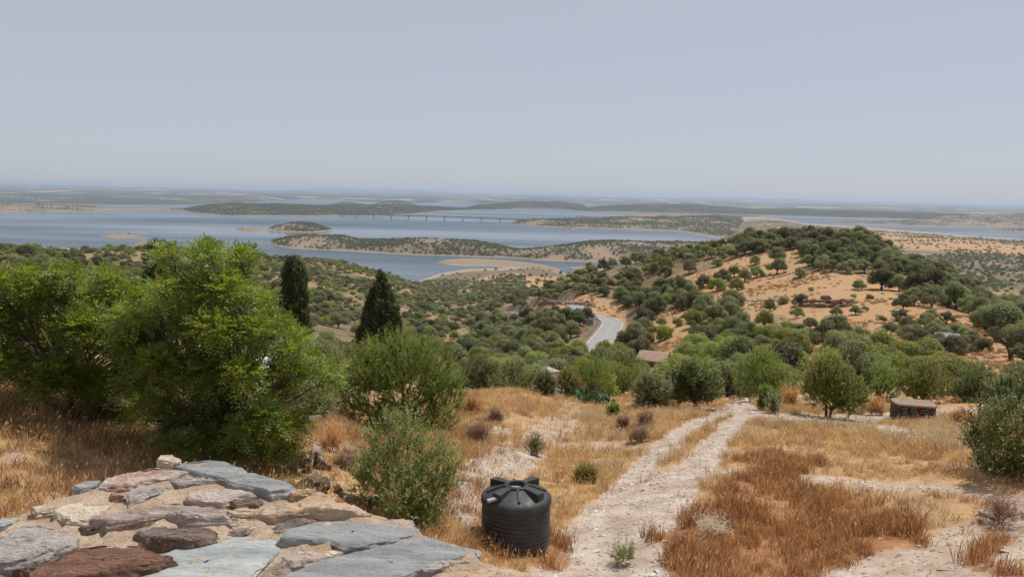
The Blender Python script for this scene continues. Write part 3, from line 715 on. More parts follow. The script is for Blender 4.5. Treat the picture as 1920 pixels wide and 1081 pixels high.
# ------------------------------------------------------------------ plants: leaves, crowns, limbs
M_BARK = plain('bark', (.13, .105, .085), .9, .4, 6, bump=.02, bsc=14)
M_BARKD = plain('dark_bark', (.075, .06, .05), .9, .4, 6)
M_DRYTWIG = plain('dry_twig', (.27, .20, .16), .9, .3, 9)
M_OLIVE = leafmat('olive_leaf', (.115, .130, .066), (.265, .270, .145), 0.40, .55, .3, .34)
M_OAK = leafmat('holm_oak_leaf', (.074, .088, .040), (.180, .190, .088), 0.37, .55, .3, .38)
M_SHRUB = leafmat('mastic_leaf', (0.110, 0.135, 0.027), (0.269, 0.290, 0.077), 0.43, .5, .35, .22)
M_LOCUST = leafmat('locust_leaf', (.088, .124, .026), (.238, .296, .068), .44, .42, .45, .12, (.17, .11, .055))
M_OLIVEN = leafmat('young_olive_leaf', (0.100, 0.135, 0.033), (0.269, 0.294, 0.106), 0.43, .42, .5, .15)
M_SHRUBN = leafmat('near_mastic_leaf', (0.088, 0.135, 0.019), (0.244, 0.306, 0.060), 0.45, .48, .4, .18)
M_SHRUBD = leafmat('dark_mastic_leaf', (.064, .084, .016), (.170, .190, .046), .32, .45, .45, .15)
M_CYP = leafmat('cypress_leaf', (.022, .034, .009), (.075, .094, .024), .15, .7, .2, .15)
M_BROOM = leafmat('broom_leaf', (0.112, 0.138, 0.031), (0.375, 0.300, 0.062), 0.35, .6, .3, .3)
M_GREY = leafmat('grey_olive_leaf', (0.140, 0.158, 0.080), (0.300, 0.318, 0.175), 0.35, .5, .3, .15)
M_DRYB = leafmat('dry_bush_twig', (0.163, 0.094, 0.062), (0.413, 0.275, 0.194), .15, .8, .1, .25)
M_ORGB = leafmat('orange_dry_twig', (0.312, 0.138, 0.056), (0.600, 0.338, 0.163), .15, .8, .1, .2)
M_WHITEB = leafmat('bleached_twig', (0.450, 0.362, 0.300), (0.750, 0.675, 0.600), .15, .8, .1, .1)

def unit(n):
    v = rng.normal(size=(n, 3)); return v / np.linalg.norm(v, axis=1)[:, None]

def leaves(C, N, L, W, tint, along=None):
    """one small kite per leaf; returns verts, faces, tint"""
    n = len(C); N = N / np.maximum(np.linalg.norm(N, axis=1), 1e-6)[:, None]
    A = rng.normal(size=(n, 3)) if along is None else along + .25 * rng.normal(size=(n, 3))
    A = A - (A * N).sum(1)[:, None] * N; A /= np.maximum(np.linalg.norm(A, axis=1), 1e-6)[:, None]
    B = np.cross(N, A); L = np.broadcast_to(L, n)[:, None]; W = np.broadcast_to(W, n)[:, None]
    V = np.empty((n, 4, 3)); V[:, 0] = C - A * L * .5; V[:, 1] = C + B * W * .5 + A * L * .05; V[:, 2] = C + A * L * .5 + N * L * .08 * rng.normal(size=(n, 1)); V[:, 3] = C - B * W * .5 + A * L * .05
    return V.reshape(-1, 3), np.arange(4 * n).reshape(n, 4), tint

def crown_pts(lobes, n, shell=(.55, 1.0), flat=.9, up=.8, inner=.7):
    """points and outward normals through the volume of overlapping lobes, most of them near the outside"""
    lobes = np.array(lobes, float); wgt = lobes[:, 3] ** 2; P = []; N = []; T = []; got = 0
    for _ in range(12):
        m = int((n - got) * 1.6) + 10
        k = rng.choice(len(lobes), m, p=wgt / wgt.sum()); d = unit(m)
        rr = lobes[k, 3] * rng.uniform(shell[0] ** 3, shell[1] ** 3, m) ** (1 / 3)
        lump = 1 + .16 * np.sin(d[:, 0] * 7 + k) * np.sin(d[:, 1] * 6 + 2 * k) * np.cos(d[:, 2] * 5 + k)
        p = lobes[k, :3] + d * (rr * lump)[:, None] * np.array([1, 1, flat])
        ins = np.zeros(m, bool)
        for j in range(len(lobes)):
            q = (p - lobes[j, :3]) / np.array([1, 1, flat]); ins |= (np.linalg.norm(q, axis=1) < lobes[j, 3] * .62) & (k != j)
        keep = ~ins | (rng.random(m) < 1 - inner)
        P.append(p[keep]); N.append(d[keep] + np.array([0, 0, up])); T.append(k[keep]); got += keep.sum()
        if got >= n: break
    return np.concatenate(P)[:n], np.concatenate(N)[:n], np.concatenate(T)[:n]

def crown_mesh(name, lobes, n, L, W, mat, flat=.9, shell=(.55, 1.08), up=.8, jit=.55):
    P, N, K = crown_pts(lobes, n, shell, flat, up)
    lt = rng.random(len(lobes))
    tint = np.clip(.25 + .3 * lt[K] + .45 * rng.random(len(P)) ** 1.5, 0, 1)
    v, f, t = leaves(P, N + jit * unit(len(P)) * 1.3, L * rng.uniform(.7, 1.3, len(P)), W * rng.uniform(.7, 1.3, len(P)), tint)
    return mesh_np(name, v, f, mat, {'tint': ('FACE', t)})

def limb(g, a, b_, r0, r1, bend=.15, seg=5, n=6):
    a, b_ = Vector(a), Vector(b_); L = (b_ - a).length
    off = Vector(rng.normal(size=3)) * L * bend; off.z = abs(off.z) * .6
    pts = []; rad = []
    for i in range(seg + 1):
        t = i / seg; p = a.lerp(b_, t) + off * (4 * t * (1 - t)) * .5 + Vector(rng.normal(size=3)) * (L * .012 if 0 < i < seg else 0)
        pts.append(p); rad.append(r0 + (r1 - r0) * t ** .8)
    g.tube(pts, rad, n); return pts

def tree_parts(lobes, base, r0, fork=.35, n=6, twigs=3, twig_r=.02):
    """trunk from the base, limbs to every lobe, a few twigs inside each lobe"""
    g = Geo(); base = Vector(base); c = Vector(np.average(np.array(lobes)[:, :3], axis=0))
    f = base.lerp(Vector((c.x * .6 + base.x * .4, c.y * .6 + base.y * .4, c.z)), fork)
    g.tube([base + Vector((0, 0, -.25)), base + (f - base) * .1, base.lerp(f, .5) + Vector(rng.normal(size=3)) * r0 * .5, f], [r0 * 1.5, r0 * 1.1, r0 * .9, r0 * .8], 8)
    for x, y, z, r in lobes:
        p = limb(g, f, (x, y, z), r0 * .5, r0 * .16, .18, 5, n)
        for _ in range(twigs):
            d = unit(1)[0]; d[2] = abs(d[2]) * .8 + .1
            limb(g, p[3], Vector((x, y, z)) + Vector(d) * r * .85, r0 * .14, twig_r * .4, .12, 3, 4)
    return g

def lobes_round(n, rx, rz, z0, r, asym=.25):
    out = []
    for i in range(n):
        a = 2 * math.pi * (i * .618 + rng.random() * .15); u = ((i + .5) / n) ** .5
        z = z0 + rz * (1 - u ** 1.8) * rng.uniform(.75, 1.1) + rz * .15 * rng.normal()
        out.append((rx * u * math.cos(a) * rng.uniform(.8, 1.1) + asym * rng.normal() * .4, rx * u * math.sin(a) * rng.uniform(.8, 1.1), z, r * rng.uniform(.6, 1.35)))
    sq = rng.uniform(.72, 1.0); return [(x * (1 if k % 2 else 1), y * sq, z, q) for k, (x, y, z, q) in enumerate(out)]

# models of the kinds that stand about by the hundred (size: about 5 m tall, 5 m wide)
OLIVES, OAKS, SHRUBS = [], [], []
for i in range(6):
    lb = lobes_round(17, 2.1, 1.8, 1.5, .74)
    OLIVES.append((tree_parts(lb, (0, 0, 0), .20, .4, 5, 1).mesh('trunk', M_BARK), crown_mesh('crown', lb, 8500, .21, .11, M_OLIVE, .85)))
    lb = lobes_round(19, 2.2, 2.2, 1.5, .82)
    OAKS.append((tree_parts(lb, (0, 0, 0), .22, .35, 5, 1).mesh('trunk', M_BARKD), crown_mesh('crown', lb, 8500, .21, .14, M_OAK, .9)))
    lb = lobes_round(15, 2.0, 1.9, .95, .78) 
    SHRUBS.append((tree_parts(lb, (0, 0, 0), .10, .2, 4, 1).mesh('stem', M_BARKD), crown_mesh('crown', lb, 8500, .19, .10, M_SHRUB, .9)))
# the same kinds for the distance, one mesh each, used for the far woods
FAR = {'olive': [], 'oak': [], 'shrub': []}
for i in range(5):
    for kind, mat, z0, rz in (('olive', M_OLIVE, 2.0, 1.5), ('oak', M_OAK, 2.0, 1.8), ('shrub', M_SHRUB, 1.0, 1.6)):
        lb = lobes_round(10, 2.0, rz, z0, 1.0)
        me = crown_mesh('far_' + kind, lb, 620, .62, .40, mat, .85, (.7, 1.05))
        FAR[kind].append(me)

SRC = {}
def src_collection(name, meshes):
    c = bpy.data.collections.new(name)
    for i, m in enumerate(meshes):
        c.objects.link(bpy.data.objects.new('%s_%02d' % (name, i), m))
    return c

def scatter(name, P, rot, scl, idx, coll, label=None):
    """one object that sets many small copies on points"""
    me = bpy.data.meshes.new(name); P = np.ascontiguousarray(P, np.float32); me.vertices.add(len(P)); me.vertices.foreach_set('co', P.ravel())
    for nm, tp, key, val in (('rot', 'FLOAT_VECTOR', 'vector', rot), ('scl', 'FLOAT_VECTOR', 'vector', scl), ('idx', 'INT', 'value', idx)):
        a = me.attributes.new(nm, tp, 'POINT'); a.data.foreach_set(key, np.ascontiguousarray(val, np.int32 if tp == 'INT' else np.float32).ravel())
    me.update(); o = add(name, me)
    ng = bpy.data.node_groups.new(name + '_nodes', 'GeometryNodeTree')
    ng.interface.new_socket('Geometry', in_out='INPUT', socket_type='NodeSocketGeometry'); ng.interface.new_socket('Geometry', in_out='OUTPUT', socket_type='NodeSocketGeometry')
    gi = ng.nodes.new('NodeGroupInput'); go = ng.nodes.new('NodeGroupOutput'); ip = ng.nodes.new('GeometryNodeInstanceOnPoints')
    ci = ng.nodes.new('GeometryNodeCollectionInfo'); ci.inputs['Collection'].default_value = coll; ci.inputs['Separate Children'].default_value = True; ci.inputs['Reset Children'].default_value = True
    ip.inputs['Pick Instance'].default_value = True
    def na(nm, tp):
        q = ng.nodes.new('GeometryNodeInputNamedAttribute'); q.data_type = tp; q.inputs['Name'].default_value = nm; return [s for s in q.outputs if s.enabled and s.name == 'Attribute'][0]
    L = ng.links.new
    L(gi.outputs[0], ip.inputs['Points']); L(ci.outputs[0], ip.inputs['Instance']); L(na('idx', 'INT'), ip.inputs['Instance Index'])
    L(na('rot', 'FLOAT_VECTOR'), ip.inputs['Rotation']); L(na('scl', 'FLOAT_VECTOR'), ip.inputs['Scale']); L(ip.outputs[0], go.inputs[0])
    md = o.modifiers.new('scatter', 'NODES'); md.node_group = ng
    return tag(o, label, kind='stuff')
# ------------------------------------------------------------------ woods: where every tree stands
TREES = []     # kind, x, y, width (m), squash
def vis(x, y, top):
    """is a point at height `top` over the land in the line of sight?"""
    x = np.asarray(x, float); y = np.asarray(y, float); d = np.hypot(x, y); z = ground(x, y) + top
    ok = np.ones(d.shape, bool)
    for t in np.linspace(.08, .97, 60): ok &= (ground(x * t, y * t) <= z * t + .3)
    return ok
# those that stand out on the open slopes: (picture x, row of the foot, width in pixels, kind)
HAND = [(1653,543,42,'oak'),(1686,546,34,'olive'),(1693,582,34,'olive'),(1714,573,38,'olive'),(1746,578,44,'olive'),(1653,605,17,'olive'),(1671,628,28,'olive'),(1687,601,26,'olive'),
 (1495,596,24,'olive'),(1568,594,22,'olive'),(1604,590,20,'olive'),(1621,584,15,'olive'),(1500,573,28,'olive'),(1469,570,20,'shrub'),(1443,583,26,'olive'),(1433,612,40,'shrub'),(1609,544,22,'olive'),
 (1500,520,22,'olive'),(1419,520,26,'olive'),(1457,514,34,'olive'),(1415,497,22,'olive'),(1457,494,36,'olive'),(1376,520,26,'olive'),(1354,530,30,'olive'),(1344,546,34,'shrub'),(1382,544,32,'shrub'),(1396,528,28,'olive'),
 (1837,598,44,'olive'),(1782,570,36,'olive'),(1893,642,34,'olive'),(1518,618,26,'olive'),(1600,560,12,'olive'),(1475,622,30,'shrub'),(1318,540,30,'olive'),
 (1718,523,30,'oak'),(1560,510,26,'olive'),(1590,512,30,'olive'),(1620,512,26,'olive'),(1650,512,28,'olive'),(1680,516,26,'olive'),(1540,505,30,'olive'),(1515,500,26,'olive'),
 (1240,610,22,'shrub'),(1270,612,22,'shrub'),(1285,600,18,'shrub'),(1225,625,20,'shrub'),(852,636,22,'shrub'),(905,625,24,'oak'),(880,655,24,'shrub'),
 (1560,655,66,'oak'),(1610,655,44,'oak'),(1720,655,44,'olive'),(1750,640,40,'olive'),(1800,660,36,'olive'),(1820,650,34,'olive'),(1700,640,34,'olive'),(1740,670,40,'olive'),(1780,668,44,'olive'),(1840,662,34,'olive'),(1700,622,30,'olive'),(1716,634,30,'olive'),(1735,617,34,'olive'),(1755,630,34,'olive'),(1772,642,30,'olive'),(1790,634,30,'olive'),(1806,642,32,'olive'),(1760,657,36,'olive'),(1728,652,34,'olive'),(1700,667,30,'olive'),(1745,602,26,'olive'),(1775,607,26,'olive'),(1865,640,30,'olive'),(1630,560,14,'shrub'),(1585,600,10,'shrub'),(1520,545,10,'shrub'),(1098,602,28,'oak'),(1080,600,26,'oak'),(1062,600,28,'oak'),(1086,610,28,'oak'),(1042,598,26,'oak'),(1022,596,24,'olive'),(1104,598,16,'oak')]
for px, py, wpx, kd in HAND:
    p = hit(px, py, 50); d = math.hypot(p.x, p.y); TREES.append((kd, p.x, p.y, wpx / F * d * 1.12, 1.0))
hand_xy = np.array([(t[1], t[2]) for t in TREES])
SIGHT = [(250, [(1108,586),(1168,590),(1166,630),(1125,632),(1098,630),(1100,612)]), (128, [(1172,650),(1268,652),(1268,680),(1172,668)]), (112, [(1745,622),(1800,622),(1800,645),(1745,645)]), (340, [(938,566),(980,563),(980,580),(938,578)])]
ROADXY = [tuple(p[:2]) for p in ROAD]
def sample(n, d0, d1, px0, px1, dens):
    """random stand of trees: dens(x, y, px, py, d) -> (probability, kind shares, width range)"""
    a0, a1 = math.atan((px0 - CX) / F), math.atan((px1 - CX) / F)
    d = np.sqrt(rng.uniform(d0 ** 2, d1 ** 2, n)); a = rng.uniform(a0, a1, n); x = d * np.sin(a); y = d * np.cos(a)
    px, py = proj(np.stack([x, y, ground(x, y)], -1)); return x, y, px, py, d
def thin(x, y, r):
    """keep points at least r apart (grid method)"""
    keep = []; cell = {}; r = np.broadcast_to(r, x.shape); rm = float(r.max())
    for i in range(len(x)):
        k = (int(x[i] // rm), int(y[i] // rm)); ok = True
        for dx in (-1, 0, 1):
            for dy in (-1, 0, 1):
                for j in cell.get((k[0] + dx, k[1] + dy), ()):
                    if (x[i] - x[j]) ** 2 + (y[i] - y[j]) ** 2 < (.5 * (r[i] + r[j])) ** 2: ok = False; break
        if ok: keep.append(i); cell.setdefault(k, []).append(i)
    return np.array(keep, int)
def blocked(x, y, px, py, d):
    b_ = np.zeros(x.shape, bool)
    jx = px + 5 * fbm(x / 6, y / 6, 111, 2); jy = py + 3 * fbm(x / 6, y / 6, 113, 2)
    for c in CLEAR: b_ |= inpoly(jx, jy, c) & (d < 420)
    for h in (1.6, 3.2):                       # nor crowns that would stand before the open slopes
        qy = jy - h / d * F
        for c in CLEAR: b_ |= inpoly(jx, qy, c) & (d < 420)
    for dmax, c in SIGHT:
        for h in (0.3, 2.0, 3.6): b_ |= inpoly(px, py - h / d * F, c) & (d < dmax)
    rd, _ = seg_dist(x, y, ROADXY); b_ |= rd < 8.5
    return b_
# 1 the hill and the thicket before it
x, y, px, py, d = sample(9000, 62, 355, 900, 2150, None)
bl = blocked(x, y, px, py, d)
hd = np.array([np.min(np.hypot(hand_xy[:, 0] - a, hand_xy[:, 1] - b_)) for a, b_ in zip(x, y)])
bare = fbm(x / 16, y / 16, 121, 3) > np.where(d < 150, .5, np.where((px > 1380) & (py < 500), .6, .3))
ok = ~bl & (hd > 4.2) & ~bare & vis(x, y, 4)
x, y, px, py, d = (v[ok] for v in (x, y, px, py, d))
wd = np.where(d < 130, rng.uniform(3.2, 5.4, len(x)), rng.uniform(3.8, 6.6, len(x)))
topz = ((py < 530) & (px > 1380)) | ((px > 1690) & (d > 150))
k = thin(x, y, np.where(d < 150, wd * .74, np.where(topz, wd * .72, wd * .88)))
for i in k:
    top = (py[i] < 530 and px[i] > 1380) or (px[i] > 1690 and d[i] > 150)
    u = rng.random()
    kd = ('oak' if u < .8 else 'olive') if top else ('shrub' if u < .72 else 'oak' if u < .82 else 'olive') if d[i] < 170 else ('olive' if u < .5 else 'oak' if u < .8 else 'shrub')
    TREES.append((kd, x[i], y[i], wd[i], rng.uniform(.85, 1.15)))
# 2 the valley and its left flank
x, y, px, py, d = sample(60000, 55, 1500, -700, 985, None)
ok = ~blocked(x, y, px, py, d) & vis(x, y, 4) & ((d > 95) | (px > 640))
ok &= ~((px < 520) & (d < 95))
dn = fbm(x / 90, y / 90, 131, 4); rock = fbm(x / 35, y / 35, 141, 3)
pr = np.clip(.55 + 1.2 * dn, .10, 1) * (rock < .3) * np.where(d > 330, .75, 1)
brownhill = (px > 120) & (px < 300) & (d > 450) & (d < 950); pr = np.where(brownhill, .12, pr)
ok &= rng.random(len(x)) < pr
x, y, px, py, d = (v[ok] for v in (x, y, px, py, d))
wd = np.where(d < 220, rng.uniform(3.0, 5.5, len(x)), np.where((d > 350) & (rng.random(len(x)) < .6), rng.uniform(2.6, 4.6, len(x)), rng.uniform(4.2, 7.5, len(x))))
k = thin(x, y, wd * .9)
for i in k:
    u = rng.random(); kd = 'shrub' if u < .3 else 'oak' if u < .75 else 'olive'
    TREES.append((kd, x[i], y[i], wd[i], rng.uniform(.75, 1.05)))
# 3 behind the hill: the fields by the water, the wooded plain on the other side
x, y, px, py, d = sample(60000, 380, 5200, 780, 2200, None)
ok = vis(x, y, 4) & (ground(x, y) > LAKE + 1.6)
dn = fbm(x / 160, y / 160, 151, 4); rows = fbm(x / 300 + y / 900, y / 60, 161, 3)
fld = np.zeros(len(x), bool)
for c in FIELD: fld |= inpoly(px, py, c)
pr = np.where(px < 1300, np.clip(.5 + 1.6 * dn, .06, 1), np.where(py > 478, np.clip(.75 + .8 * dn, .15, 1), np.clip(.12 + 1.1 * dn, .03, .7)))
pr = np.where(fld, .07 + .6 * (rows > .3), pr)
ok &= rng.random(len(x)) < pr
x, y, px, py, d = (v[ok] for v in (x, y, px, py, d))
wd = rng.uniform(4.5, 8.5, len(x)); k = thin(x, y, wd * .95)
for i in k: TREES.append(('oak' if rng.random() < .7 else 'olive', x[i], y[i], wd[i], rng.uniform(.75, 1.0)))

# 4 the islands and the headlands
FARP = []
for P, sc_, dens in TREE_SPOTS:
    a = P[:-1, :-1]; e1 = P[:-1, 1:] - a; e2 = P[1:, :-1] - a
    area = np.abs(e1[..., 0] * e2[..., 1] - e1[..., 1] * e2[..., 0]); lowz = a[..., 2] - LAKE
    lam = area * dens * np.clip(sc_[:-1, :-1] * 1.5, .06, 1.2) * (lowz > 2.2)
    cnt = rng.poisson(np.minimum(lam, 400))
    ii, jj = np.nonzero(cnt); rep = cnt[ii, jj]; ii = np.repeat(ii, rep); jj = np.repeat(jj, rep)
    u, v = rng.random((2, len(ii)))[:, :, None]
    FARP.append(a[ii, jj] + e1[ii, jj] * u + e2[ii, jj] * v + (P[1:, 1:] - P[1:, :-1] - e1)[ii, jj] * u * v)
FARP = np.concatenate(FARP)

MODELS = {'olive': OLIVES, 'oak': OAKS, 'shrub': SHRUBS}
NAMES = {'olive': 'olive_tree', 'oak': 'holm_oak', 'shrub': 'mastic_shrub'}
def put_tree(kd, x, y, wd, sq, label, group, cat):
    tr, cr = MODELS[kd][int(rng.integers(6))]; s = wd / 5.0
    e = bpy.data.objects.new(NAMES[kd], None); COL.objects.link(e)
    e.location = (x, y, float(ground(x, y)) - .05); e.rotation_euler = (0, 0, rng.uniform(0, 6.28)); e.scale = (s, s * rng.uniform(.9, 1.1), s * sq)
    a = bpy.data.objects.new('stem' if kd == 'shrub' else 'trunk', tr); COL.objects.link(a); a.parent = e
    b_ = bpy.data.objects.new('crown', cr); COL.objects.link(b_); b_.parent = e
    tag(e, label, cat, group); return e
ADJ = {'olive': 'grey-green olive tree', 'oak': 'dark holm oak', 'shrub': 'green mastic shrub'}
MARKS = [(1545,565,'quarry face'),(1220,665,'tiled farmhouse'),(1775,632,'tin shelter'),(1710,775,'stone cistern'),(1022,700,'white hut'),(1135,615,'road bend'),(960,572,'far road'),(1050,570,'rock cutting'),(1462,519,'dry stone wall'),(1900,650,'dead tree'),(1565,700,'tall upright tree'),(1435,700,'round track-side tree'),(713,560,'free standing cypress'),(553,530,'columnar cypress'),(306,470,'half hidden cypress'),(1440,440,'hill top'),(1800,520,'far hill shoulder'),(1250,500,'near hill shoulder'),(220,470,'brown knoll'),(860,640,'bare valley patch'),(950,520,'shore fields')]
def zone(px, py, d, i):
    if i < 34 or (d < 420 and any(bool(inpoly(px, py, c)) for c in CLEAR)): z = ('alone on the bare golden slope', 'lone %s on the open hillside')
    elif d < 360 and px > 1250 and py < 520: z = ('in the crest wood', '%s along the hill crest')
    elif d < 360 and px > 1180 and py < 640: z = ('on the hill flank', '%s on the hill flank')
    elif d < 360 and px > 900: z = ('in the thicket', '%s in the thicket below the road')
    elif px < 985: z = ('on the scrubby valley side', '%s on the valley side')
    else: z = ('in the far fields', '%s beyond the hill')
    m = min(MARKS, key=lambda q: (q[0] - px) ** 2 + 4 * (q[1] - py) ** 2); dx, dy = px - m[0], py - m[1]
    rel = 'close to the' if abs(dx) < 28 and abs(dy) < 18 else ('just below the' if dy > 0 else 'just above the') if abs(dy) * 2 > abs(dx) else 'level with the'
    return z[0] + ', ' + rel + ' ' + m[2], z[1]
def sizeword(kd, wd): return 'small ' if wd < 4.0 else 'large ' if wd > 6.0 else 'middling '
T = np.array([(t[1], t[2], t[3]) for t in TREES]); Td = np.hypot(T[:, 0], T[:, 1])
Tpx, Tpy = proj(np.stack([T[:, 0], T[:, 1], ground(T[:, 0], T[:, 1])], -1))
app = T[:, 2] / Td * F
kinds = np.array([t[0] for t in TREES]); rest = np.zeros(len(TREES), bool)
for kd in ('olive', 'oak', 'shrub'):
    idx = np.where(kinds == kd)[0]
    inside = (Tpx[idx] > -10) & (Tpx[idx] < 1930) & vis(T[idx, 0], T[idx, 1], 2.5)
    # hidden behind the near trees on the left
    inside &= ~((Tpx[idx] < 560) & (Tpy[idx] > 540))
    cand = idx[inside]; cand = cand[np.argsort(-app[cand])][:290]
    one = set(cand.tolist())
    for i in idx:
        if i in one:
            t = TREES[i]; z1, z2 = zone(Tpx[i], Tpy[i], Td[i], i)
            put_tree(kd, t[1], t[2], t[3], t[4], sizeword(kd, t[3]) + ADJ[kd] + ' ' + z1, z2 % {'olive': 'olive trees', 'oak': 'holm oaks', 'shrub': 'mastic shrubs'}[kd], 'shrub' if kd == 'shrub' else 'tree')
        else: rest[i] = True
for kd in ('olive', 'oak', 'shrub'):
    i = np.where(rest & (kinds == kd))[0]; n = len(i)
    P = np.column_stack([T[i, 0], T[i, 1], ground(T[i, 0], T[i, 1]) - .1]); s = T[i, 2] / 5.0
    nr = Td[i] < 330; nm = {'olive': 'olive_woodland', 'oak': 'oak_woodland', 'shrub': 'scrub_woodland'}[kd]
    if kd == 'oak':
        m = len(FARP); P = np.concatenate([P, FARP - np.array([0, 0, .3])]); s = np.concatenate([s, rng.uniform(.9, 1.7, m)]); n += m
    rot = np.column_stack([np.zeros(n), np.zeros(n), rng.uniform(0, 6.28, n)])
    sc_ = np.column_stack([s, s, s * rng.uniform(.7, 1.0, n)])
    scatter(nm, P, rot, sc_, rng.integers(0, 5, n), src_collection('far_' + kd, FAR[kd]), {'olive': 'distant grey green olive trees scattered over the valley', 'oak': 'distant dark holm oak woods on the slopes and islands', 'shrub': 'low green scrub covering the distant valley sides'}[kd])
print('TREES', len(TREES), 'rest', int(rest.sum()), 'far', len(FARP), {k: int((kinds == k).sum()) for k in MODELS})
# ------------------------------------------------------------------ trees and shrubs near by, each with its own shape
def px_lobes(L, d0, spread=.8):
    """picture circles -> lobes in the round, set to and fro in depth as a crown would be"""
    out = []
    xs = np.array([l[0] for l in L]); half = np.ptp(xs) / 2 + 1; xm = xs.mean()
    for k, l in enumerate(L):
        r_ = ray(float(l[0]), float(l[1])); ax = float(r_ @ _f)
        rad = l[2] / F * d0 * ax; wide = half / F * d0 * spread * math.sqrt(max(0, 1 - ((l[0] - xm) / half) ** 2) * .9 + .1)
        off = (l[3] if len(l) > 3 else rng.uniform(-1, 1)) * wide
        p = r_ * (d0 + off) ; out.append((*p, rad))
    return out
def foot(px, d): p = at_dist(px, d); return p
def rebase(lobes, b_): return [(x - b_.x, y - b_.y, z - b_.z, r) for x, y, z, r in lobes]

def leafy(name, label, cat, L, d0, foot_px, mat, n, ll, lw, r0=.06, bark=None, group=None, shell=(.35, 1.06), upl=False, spread=.8, stems=1, compound=False, fork=.3, flat=1.0, shoots=0, slen=.3):
    b_ = foot(foot_px, d0); lb = rebase(px_lobes(L, d0, spread), b_)
    e = bpy.data.objects.new(name, None); COL.objects.link(e); e.location = b_; tag(e, label, cat, group)
    g = Geo()
    for s in range(stems):
        sub = lb if stems == 1 else lb[s::stems]
        t = tree_parts(sub, (rng.normal() * .12 * (stems > 1), rng.normal() * .12 * (stems > 1), 0), r0, fork, 5, 3, .012); g.add(t.v, t.f)
    add('trunk' if cat == 'tree' else 'stem', g.mesh('trunk', bark or M_BARK, True), e)
    P, N, K = crown_pts(lb, n, shell, flat, .7, .45); lt = rng.random(len(lb))
    if compound:                                        # feather-shaped leaves: a rachis with pairs of leaflets
        ax = N + .8 * unit(len(P)); ax[:, 2] -= .35; ax /= np.linalg.norm(ax, axis=1)[:, None]
        side = np.cross(ax, np.array([0, 0, 1.0]) + .3 * unit(len(P))); side /= np.linalg.norm(side, axis=1)[:, None]
        nn = np.cross(side, ax); Ls = rng.uniform(.75, 1.25, len(P)) * ll * 4.2; C = []; NN = []; AL = []; TT = []
        tb = np.clip(.12 + .35 * lt[K] + .45 * rng.random(len(P)) ** 1.3, 0, .9)
        for j in range(5):
            for sgn in (-1, 1):
                t = .2 + .19 * j
                C.append(P + ax * (Ls * t)[:, None] + side * (sgn * ll * .5) - np.array([0, 0, 1]) * (Ls * .22 * t * t)[:, None]); NN.append(nn + .5 * unit(len(P))); AL.append(side * sgn + ax * .35); TT.append(tb + .12 * rng.normal(size=len(P)))
        C.append(P + ax * (Ls * 1.12)[:, None] - np.array([0, 0, 1]) * (Ls * .26)[:, None]); NN.append(nn); AL.append(ax); TT.append(tb)
        C, NN, AL, TT = map(np.concatenate, (C, NN, AL, TT))
        v, f, t = leaves(C, NN, ll * rng.uniform(.8, 1.2, len(C)), lw, np.where(np.tile(rng.random(len(P)) < .035, 11), 1.0, np.clip(TT, 0, .95)), AL)
    elif shoots:                                        # leaves in rows along straight young shoots that stick out of the mass
        Q, M, KQ = crown_pts(lb, shoots, (.45, 1.0), flat, .5, .5); m = len(Q); per = max(4, n // m)
        dr = M / np.linalg.norm(M, axis=1)[:, None] * .8 + np.array([0, 0, .75]) + .45 * unit(m); dr /= np.linalg.norm(dr, axis=1)[:, None]
        ls = slen * rng.uniform(.4, 1.25, m); j = np.repeat(np.arange(m), per); tt = np.tile(np.linspace(-.35, 1, per), m) + rng.normal(size=m * per) * .04
        rad = unit(m * per); rad -= (rad * dr[j]).sum(1)[:, None] * dr[j]
        P = Q[j] + dr[j] * (tt * ls[j])[:, None] + rad * ll * .35
        al = dr[j] * .7 + rad; nn = np.cross(al, np.cross(dr[j] + np.array([0, 0, .3]), al)) + .5 * unit(m * per) + np.array([0, 0, .5])
        sh = rng.random(m); tint = np.clip(.05 + .25 * lt[KQ[j]] + .3 * sh[j] + .35 * rng.random(m * per) * (.5 + .5 * np.clip(tt, 0, 1)), 0, 1)
        v, f, t = leaves(P, nn, ll * rng.uniform(.7, 1.3, len(P)), lw * rng.uniform(.8, 1.2, len(P)), tint, al)
    else:
        tint = np.clip(.15 + .35 * lt[K] + .5 * rng.random(len(P)) ** 1.4, 0, 1)
        al = None
        if upl: al = N * .5 + np.array([0, 0, 1.0])
        v, f, t = leaves(P, N + .8 * unit(len(P)), ll * rng.uniform(.7, 1.3, len(P)), lw * rng.uniform(.8, 1.2, len(P)), tint, al)
    add('crown', mesh_np('crown', v, f, mat, {'tint': ('FACE', t)}), e)
    return e

